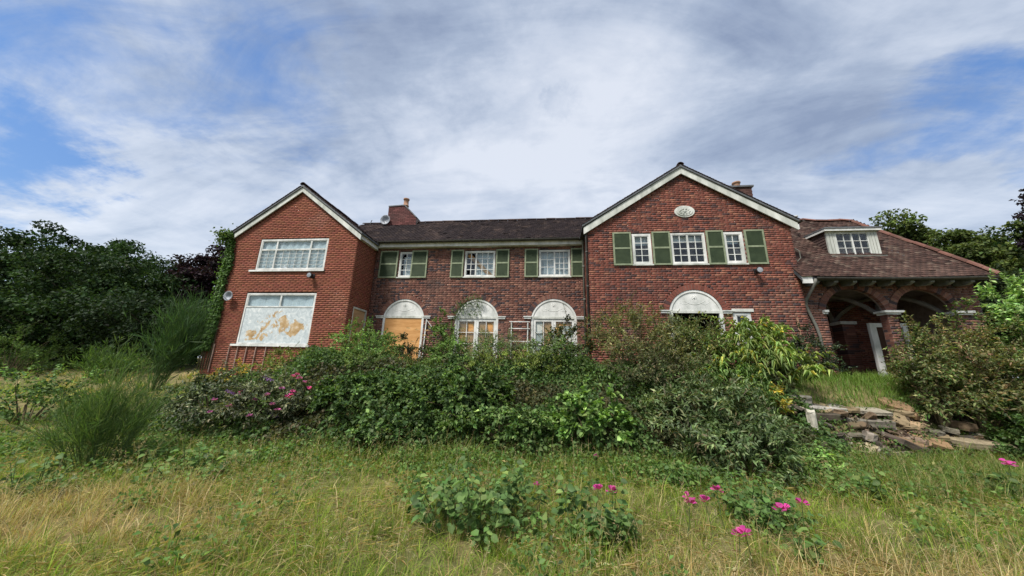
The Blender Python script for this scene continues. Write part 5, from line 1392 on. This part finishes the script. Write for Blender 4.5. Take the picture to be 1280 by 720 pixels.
def trees():
    def T(name, label, px0, px1, ytop, Y, pal, **k):
        X, w, zt = span(px0, px1, ytop, Y); h = zt - float(H(X, Y)); return tree(name, label, X, Y, h, w / 2, pal, **k)
    T('oak_tree', 'tall dark oak at the left edge with sky showing through its crown', -70, 92, 296, 22, T_OAK, nclump=130, per=190, L=.26, zlo=.18, spread=.18)
    T('oak_tree', 'tall dark oak second from the left edge', 62, 185, 294, 24, T_OAK, nclump=130, per=190, L=.27, zlo=.15, spread=.18)
    T('hawthorn_tree', 'broad rounded mid green tree in front of the tall oaks', 76, 236, 322, 17, [(4, (.022, .046, .015)), (3, (.034, .064, .021)), (1, (.055, .09, .03))], nclump=170, per=210, L=.18, zlo=.05, spread=.19, trunk_r=.2)
    T('hawthorn_tree', 'low dark tree at the left edge below the tall oak', -90, 70, 360, 18, T_OAK, nclump=120, per=210, L=.2, zlo=.02, spread=.22, trunk_r=.2)
    T('copper_beech', 'purple leaved copper beech behind the left gable', 236, 316, 304, 19, G_PURPLE, nclump=120, per=190, L=.19, zlo=.08, spread=.24, flat=.7, cat='tree')
    T('holly_tree', 'dark evergreen tree in the gap left of the ivy', 172, 290, 372, 15.5, [(5, (.018, .034, .013)), (2, (.03, .052, .02))], nclump=70, per=300, L=.16, zlo=.02, spread=.3, trunk_r=.15)
    T('hedge_tree', 'low dark hedge tree at the field edge below the oaks', 30, 150, 405, 16.5, T_OAK, nclump=60, per=280, L=.15, zlo=.0, spread=.28, trunk_r=.12)
    T('ash_tree', 'olive green ash just behind the porch roof apex', 1050, 1168, 276, 24, T_OLIVE, nclump=80, per=300, L=.22, zlo=.2, spread=.24)
    T('ash_tree', 'tall feathery olive tree right of the porch roof apex', 1120, 1240, 284, 21, T_OLIVE, nclump=90, per=300, L=.2, zlo=.12, spread=.24)
    T('ash_tree', 'wide olive green tree at the right edge beyond the porch', 1190, 1330, 274, 22, T_OLIVE + T_OAK[:1], nclump=95, per=300, L=.22, zlo=.10, spread=.25)
    T('holly_tree', 'dark tree low behind the end of the porch', 1180, 1320, 330, 17, [(5, (.022, .036, .014)), (2, (.04, .055, .02))], nclump=80, per=300, L=.18, zlo=.0, spread=.3, trunk_r=.16)
    T('plum_tree', 'dark purple leaved tree reaching in at the upper right edge', 1264, 1400, 204, 16, [(4, (.022, .016, .024)), (2, (.04, .028, .036)), (1, (.03, .035, .022))], nclump=60, per=170, L=.17, zlo=.45, spread=.2)
    # a tree line behind the photographer, mirrored in the upper panes
trees()

# ------------------------------------------------------------------ grass
def grass():
    Lv = Leaves()
    def field(n, ymin, ymax, dens_pow, hmin, hmax, wd, cond=None, dry_bias=0.0):
        Y = ymin + (ymax - ymin) * RNG.random(n) ** dens_pow; X = RNG.uniform(-1, 1, n) * (Y * 1.85 + 2.6)
        ok = np.ones(n, bool) if cond is None else cond(X, Y)
        X, Y = X[ok], Y[ok]; n = len(X)
        nt = max(1, n // 26); ti = RNG.integers(0, nt, n); tx, ty = X[:nt].copy(), Y[:nt].copy(); rad = (.035 + .05 * RNG.random(nt))[ti] * (.7 + Y * .06); th = RNG.uniform(.6, 1.35, nt)[ti]
        ta = RNG.uniform(0, 6.28, n); intuft = RNG.random(n) < .68; rr = rad * np.sqrt(RNG.random(n))
        X = np.where(intuft, tx[ti] + rr * np.cos(ta), X); Y = np.where(intuft, ty[ti] + rr * np.sin(ta), Y); th = np.where(intuft, th, RNG.uniform(.35, .9, n))
        clump = fbm(X, Y, 2.2, 31); big = fbm(X, Y, .8, 41)
        dry = np.clip((big - .58) * 4 + .04 + dry_bias + .35 * (clump - .5), 0, 1)
        dry = np.maximum(dry, np.clip(1.4 - np.hypot((X + 4.9) / 1.9, (Y - 3.4) / 1.0), 0, 1))
        dry = np.maximum(dry, np.clip(1.3 - np.hypot((X - 2.9) / 2.8, (Y - 3.3) / 1.0), 0, .92))
        isdry = np.where(intuft, (RNG.random(nt)[ti] < np.clip((dry - .3) * 1.5, .06, .95)) ^ (RNG.random(n) < .12), RNG.random(n) < dry * .6)
        tuft = (.45 + 1.1 * clump) * th
        Hh = RNG.uniform(hmin, hmax, n) * tuft * np.where(isdry, 1.12, 1.0)
        low = np.clip((Y - foot(X)) / 1.0 + 1.0, 0, 1)
        P = np.stack([X, Y, H(X, Y) - .02], 1)
        green = pick_cols(n, [(3, (.185, .285, .032)), (3, (.26, .345, .045)), (2, (.115, .21, .024)), (1.0, (.35, .36, .085))], .18) * np.where(intuft, RNG.uniform(.7, 1.25, nt)[ti], 1.0)[:, None]
        straw = pick_cols(n, [(3, (.50, .38, .17)), (2, (.40, .29, .12)), (2, (.60, .49, .26)), (1, (.28, .19, .09))], .14)
        Lv.blade(P, Hh, np.where(intuft, .2 + 1.5 * rr / rad * RNG.random(n), RNG.uniform(.7, 2.2, n)), np.where(intuft, ta, RNG.uniform(0, 6.28, n)), wd * RNG.uniform(.6, 1.4, n) * (.8 + Y * .05), np.where(isdry[:, None], straw, green))
    front = lambda X, Y: (Y < foot(X) + .45)
    field(165000, 2.2, 7.6, 1.25, .10, .30, .0048, front)
    field(26000, 6, 11, 1.0, .12, .34, .009, lambda X, Y: (X < -8.0) & (Y > 5.6), .55)
    field(30000, 9, 30, 1.2, .15, .45, .016, lambda X, Y: (X < -12.9), .55)
    # bright lawn strip before the porch, rough grass along the crest
    n = 14000; X = RNG.uniform(4.8, 11.0, n); Y = RNG.uniform(8.5, 11.0, n); Y = np.where(Y < foot(X) + 1.1, foot(X) + 1.0 + 1.6 * RNG.random(n), Y); P = np.stack([X, Y, H(X, Y) - .02], 1)
    Lv.blade(P, RNG.uniform(.12, .42, n) * (.6 + .8 * fbm(X, Y, 1.6, 5)), RNG.uniform(.1, .9, n), RNG.uniform(0, 6.28, n), RNG.uniform(.006, .012, n), pick_cols(n, [(3, (.12, .215, .035)), (3, (.165, .265, .05)), (1, (.24, .26, .09))]))
    n = 16000; X = RNG.uniform(-9, 6, n); Y = foot(X) + 2.2 + RNG.random(n) * 3; P = np.stack([X, Y, H(X, Y) - .02], 1)
    Lv.blade(P, RNG.uniform(.15, .5, n), RNG.uniform(.1, .9, n), RNG.uniform(0, 6.28, n), RNG.uniform(.006, .012, n), pick_cols(n, [(3, (.09, .14, .03)), (3, (.14, .18, .05)), (1, (.26, .23, .10))]))
    n = 15000; X = RNG.uniform(5, 13, n); Y = foot(X) + RNG.uniform(-1.5, .35, n); P = np.stack([X, Y, H(X, Y) - .02], 1)
    Lv.blade(P, RNG.uniform(.15, .5, n), RNG.uniform(.2, 1.1, n), RNG.uniform(0, 6.28, n), RNG.uniform(.005, .010, n), pick_cols(n, [(3, (.11, .18, .035)), (3, (.16, .21, .05)), (1.2, (.34, .28, .13))]))
    n = 16000; X = RNG.uniform(-9, 12, n); Y = foot(X) + RNG.normal(.05, .22, n); P = np.stack([X, Y, H(X, Y) - .02], 1)
    Lv.blade(P, RNG.uniform(.12, .55, n) * (.4 + 1.0 * fbm(X, Y, 1.8, 15)), RNG.uniform(.1, 1.3, n), RNG.uniform(0, 6.28, n), RNG.uniform(.004, .009, n), pick_cols(n, [(3, (.15, .235, .035)), (2, (.21, .28, .05)), (1.4, (.44, .35, .16))]))
    # low broad weeds knitted through the sward, thickest along the foot of the bank
    n = 46000; Y = RNG.uniform(2.4, 9.5, n); X = RNG.uniform(-1, 1, n) * (Y * 1.8 + .6)
    k = (Y < foot(X) + .5) & (fbm(X, Y, 1.3, 61) + .30 * np.clip(1 - (foot(X) - Y) / 2.2, -.3, 1) > .60); X, Y = X[k], Y[k]; n = len(X)
    P = np.stack([X, Y, H(X, Y) + RNG.uniform(.03, .30, n) * fbm(X, Y, 2.5, 62) * 1.5], 1)
    Lv.leaf(P, unit(rnd(n, 3) + (0, -.2, .1)), unit(np.array([0, -.3, 1.0]) + .4 * rnd(n, 3)), RNG.uniform(.03, .075, n), RNG.uniform(.025, .05, n), pick_cols(n, [(3, (.10, .18, .045)), (3, (.15, .235, .06)), (1, (.06, .11, .03)), (.6, (.25, .22, .09))], .18))
    # taller soft weeds along the ragged foot of the bank
    n = 26000; X = RNG.uniform(-11, 7, n); Y = foot(X) + RNG.normal(-.12, .34, n); k = fbm(X, Y, 1.5, 81) > .46; X, Y = X[k], Y[k]; n = len(X)
    P = np.stack([X, Y, H(X, Y) + RNG.random(n) * (.12 + .62 * np.clip(fbm(X, Y, 1.9, 82) - .3, 0, 1))], 1)
    Lv.leaf(P, unit(rnd(n, 3) + (0, -.25, .1)), unit(np.array([0, -.35, 1.0]) + .45 * rnd(n, 3)), RNG.uniform(.035, .095, n), RNG.uniform(.022, .06, n), pick_cols(n, [(3, (.10, .185, .045)), (3, (.15, .24, .06)), (1.5, (.065, .12, .032)), (.6, (.25, .24, .09))], .18))
    # dead thatch lying flat
    n = 20000; Y = 2.2 + 5.0 * RNG.random(n) ** 1.2; X = RNG.uniform(-1, 1, n) * (Y * 1.8 + .6); k = (Y < foot(X) + .3) & (fbm(X, Y, 1.2, 71) > .44); X, Y = X[k], Y[k]; n = len(X)
    P = np.stack([X, Y, H(X, Y) + RNG.uniform(.0, .12, n)], 1); a = RNG.normal(.4, 1.0, n)
    Lv.leaf(P, np.stack([np.cos(a), np.sin(a), RNG.uniform(-.1, .35, n)], 1), unit(np.array([0, -.3, 1.0]) + .3 * rnd(n, 3)), RNG.uniform(.06, .18, n), .005, pick_cols(n, [(3, (.46, .37, .19)), (2, (.34, .26, .12)), (1, (.55, .48, .29))]))
    Lv.build('grass', 'grass', kind='stuff')
    # flowering grass: thin straw stalks with feathery heads
    Lv = Leaves(); n = 2600
    Y = 2.6 + 4.4 * RNG.random(n) ** 1.2; X = RNG.uniform(-1, 1, n) * Y * 1.8
    k = (fbm(X, Y, 1.0, 51) > .47) & (Y < foot(X) + .2); X, Y = X[k], Y[k]; n = len(X)
    P = np.stack([X, Y, H(X, Y) - .02], 1); hh = RNG.uniform(.35, .72, n); az = RNG.uniform(0, 6.28, n); ln = RNG.uniform(.1, .6, n)
    st = pick_cols(n, [(2, (.42, .34, .17)), (1, (.52, .44, .25)), (1, (.28, .26, .10))])
    Lv.blade(P, hh, ln, az, np.full(n, .0035), st)
    d = np.stack([np.cos(az), np.sin(az), np.zeros(n)], 1)
    q = 14
    for j in range(q):
        t = .72 + .28 * j / q
        c = P + d * (ln * hh * t * t)[:, None] + np.array([0, 0, 1.0]) * (hh * (t - .45 * ln * t * t))[:, None]
        a = unit(rnd(n, 3) + np.array([0, 0, .9])); Lv.leaf(c, a, unit(rnd(n, 3)), RNG.uniform(.018, .045, n) * (1.25 - (j / q) * .7), .0045, st * .9)
    Lv.build('flowering_grass', 'grass', kind='stuff')
grass()

# ------------------------------------------------------------------ broken stone
def stone(label, px, py, L, Wd, T, yaw=0, pitch=0, roll=0, col=(.30, .26, .20), name='stone_slab', group='broken paving stones on the bank', lift=.0, sides=7, base=None):
    p = hit(px, py) if base is None else np.array(base, float)
    n = sides; poly = []
    for k in range(n):
        a = 2 * math.pi * (k + random.uniform(-.28, .28)) / n; r = (abs(math.cos(a)) ** 4 + abs(math.sin(a)) ** 4) ** -.25
        poly.append((math.cos(a) * r * L / 2 * random.uniform(.86, 1.05), math.sin(a) * r * Wd / 2 * random.uniform(.82, 1.05)))
    vs = []
    for z, s in ((-T / 2, .97), (-T * .1, 1.0), (T * .38, .99), (T / 2, .92)):
        vs += [(x * s + random.uniform(-.012, .012), y * s + random.uniform(-.012, .012), z + random.uniform(-.09, .09) * T) for x, y in poly]
    vs.append((0, 0, T / 2 + random.uniform(-.04, .06) * T))
    m = MB(); fs = []
    for r in range(3): fs += [(r * n + k, r * n + (k + 1) % n, (r + 1) * n + (k + 1) % n, (r + 1) * n + k) for k in range(n)]
    fs.append(tuple(range(n - 1, -1, -1))); fs += [(3 * n + k, 3 * n + (k + 1) % n, 4 * n) for k in range(n)]
    b = len(m.v); m.v += vs
    for f in fs: m.f.append(list(f)); m.c.append(tuple(np.array(col) * random.uniform(.88, 1.12)))
    o = m.build(name, MT['stone']); o.location = p + np.array([0, 0, T * .35 + lift]); o.rotation_euler = (R(roll), R(pitch), R(yaw))
    return tag(o, label, 'stone', group)
def stones():
    tan, org, pale, grey, brn, dark = (.25, .19, .11), (.235, .15, .082), (.31, .275, .21), (.155, .14, .112), (.155, .108, .068), (.07, .06, .048)
    st = stone
    st('long pale flat slab with a ragged end at the top of the heap', 1088, 521, .95, .42, .07, 6, 2, 12, pale, lift=.10)
    st('long dark slab directly beneath the pale ragged slab', 1084, 530, 1.15, .45, .13, 4, 1, 5, (.20, .18, .145))
    st('orange-brown slab tilted towards the viewer at the top right of the heap', 1121, 513, .62, .42, .07, -12, 14, 34, org, lift=.10)
    st('tan block standing on edge right of the pale ragged slab', 1122, 532, .40, .30, .09, -25, 24, 50, tan, lift=.10)
    st('tan slab wedged behind the standing tan block', 1136, 520, .42, .30, .08, 30, -18, 26, (.30, .22, .14), lift=.06)
    st('squat orange block with a pale broken face right of the standing block', 1148, 540, .42, .26, .20, -10, 8, 10, (.40, .28, .165), lift=.02)
    st('small rusty stone on top of the squat orange block', 1141, 529, .32, .24, .12, 20, 5, 15, org, lift=.12)
    st('long orange-brown slab sloping steeply down the middle right of the heap', 1160, 556, .72, .34, .09, -38, 22, 26, org, lift=.06)
    st('grey lump beside the long sloping slab', 1170, 551, .34, .26, .20, 15, 0, 10, grey, lift=.04)
    st('widest flat slab lying alone at the right end of the heap', 1213, 562, 1.35, .62, .14, -9, 4, 9, (.27, .22, .145), lift=.10)
    st('rounded brown stone resting on the widest slab', 1208, 548, .44, .32, .16, 5, 3, 4, brn, lift=.20)
    st('pale wedge of stone resting on the left end of the widest slab', 1190, 551, .34, .24, .10, 25, 8, 12, pale, lift=.18)
    st('thin pale flake lying on the right of the widest slab', 1232, 555, .38, .22, .05, -12, 4, 10, (.38, .34, .27), lift=.16)
    st('tan slab leaning at the lower left of the heap', 1082, 568, .62, .30, .08, 24, -18, 34, (.36, .30, .19), lift=.05)
    st('greyish jagged chunk above the leaning tan slab', 1090, 554, .40, .24, .18, 40, 8, 14, (.28, .24, .20), lift=.05)
    st('dark flat slab at the foot of the heap', 1126, 562, .85, .40, .10, -4, 2, 8, dark, lift=.02)
    st('pale edged slab lying over the dark one at the foot of the heap', 1128, 567, .80, .30, .06, 3, -3, 10, (.31, .27, .21), lift=.02)
    st('brown slab stacked at the back of the dark one', 1140, 555, .55, .30, .08, -14, 5, 12, (.21, .15, .105), lift=.06)
    st('upright narrow pale stone standing like a post at the left of the heap', 1020, 548, .16, .14, .52, 10, 8, -8, (.42, .40, .33), lift=.08, sides=6)
    st('pale flat stone at the far left end of the heap', 992, 516, .42, .32, .07, 6, 4, 14, pale, lift=.10)
    st('long thin pale slab left of the pale ragged slab', 1034, 515, .85, .34, .06, -2, 2, 12, (.43, .40, .35), lift=.08)
    st('dark slab beneath the long thin pale one', 1028, 522, .95, .40, .12, 2, 0, 4, dark)
    st('half buried long slab edge at the very bottom of the heap', 1110, 581, .95, .22, .08, -3, 0, 6, grey)
    st('small pink-grey stone at the bottom left of the heap', 1060, 580, .24, .18, .10, 12, 4, 4, (.34, .27, .24))
    st('reddish stone behind the top of the heap', 1148, 506, .34, .26, .14, 8, 4, 8, (.30, .17, .12), lift=.04)
    st('stack of grey stone showing at the back left of the heap', 1000, 503, .60, .36, .16, 4, 0, 5, (.22, .205, .175), lift=.02)
    for k in range(34):
        px = random.uniform(985, 1240); py = 503 + (px - 985) * .13 + random.uniform(-6, 42) * (1 if px < 1180 else .55); s = random.uniform(.30, .62)
        pick_ = random.choice([(tan, 'tan'), (tan, 'tan'), (org, 'orange-brown'), (brn, 'dark brown'), (brn, 'dark brown'), (grey, 'grey'), (dark, 'blackish')])
        st(pick_[1] + ' mid-sized piece of broken paving lying askew among the larger slabs', px, min(py, 578), s, s * random.uniform(.5, .85), s * random.uniform(.10, .22), random.uniform(0, 360), random.uniform(-28, 28), random.uniform(-15, 38),
           pick_[0], name='paving_fragment', group='askew paving fragments', lift=random.uniform(.02, .13), sides=random.choice([5, 6, 7]))
    for k in range(46):
        px, py = random.uniform(1045, 1122), random.uniform(528, 580)
        if k > 34: px, py = random.uniform(1120, 1190), random.uniform(522, 572)
        s = random.uniform(.09, .24)
        pick_ = random.choice([(tan, 'tan'), (grey, 'grey'), (brn, 'brown'), (pale, 'pale'), (dark, 'dark')])
        st('small ' + pick_[1] + ' lump of stone scattered in the earth between the slabs', px, py, s, s * random.uniform(.6, .9), s * random.uniform(.4, .7), random.uniform(0, 360), random.uniform(-20, 20), random.uniform(-20, 20),
           pick_[0], name='rubble_stone', group='small rubble', sides=6)
    # weeds and grass pushing up between the stones
    n = 3800; Q = np.array([hit(random.uniform(985, 1240), random.uniform(505, 586)) for _ in range(160)]); c_ = Q[RNG.integers(0, 64, n)]
    P = c_ + rnd(n, 3) * (.10, .08, .0) + np.stack([np.zeros(n), np.zeros(n), RNG.uniform(.02, .22, n)], 1)
    t = thing('stone_weed', 'small green weeds and moss pushing up between the broken slabs', 'weed', tuple(Q.mean(0)))
    Leaves().leaf(P, unit(rnd(n, 3) + (0, -.2, .2)), unit(np.array([0, -.3, 1.0]) + .5 * rnd(n, 3)), RNG.uniform(.03, .075, n), RNG.uniform(.018, .045, n), pick_cols(n, G_MID + G_LIGHT[:1] + [(1, (.16, .14, .06))])).build('foliage', 'leaf', t)
    # earth showing between the stones
    n = 3800; Q = np.array([hit(random.uniform(1040, 1195), random.uniform(515, 582)) for _ in range(140)])
    P = Q[RNG.integers(0, len(Q), n)] + rnd(n, 3) * (.12, .10, .012); N = unit(rnd(n, 3) + (0, -.3, 1.0)); D = unit(rnd(n, 3))
    Leaves().leaf(P, D, N, RNG.uniform(.03, .13, n), RNG.uniform(.02, .08, n), pick_cols(n, [(3, (.06, .045, .03)), (2, (.11, .08, .055)), (1, (.22, .18, .13))])).build('rubble', 'stone', kind='stuff')
stones()
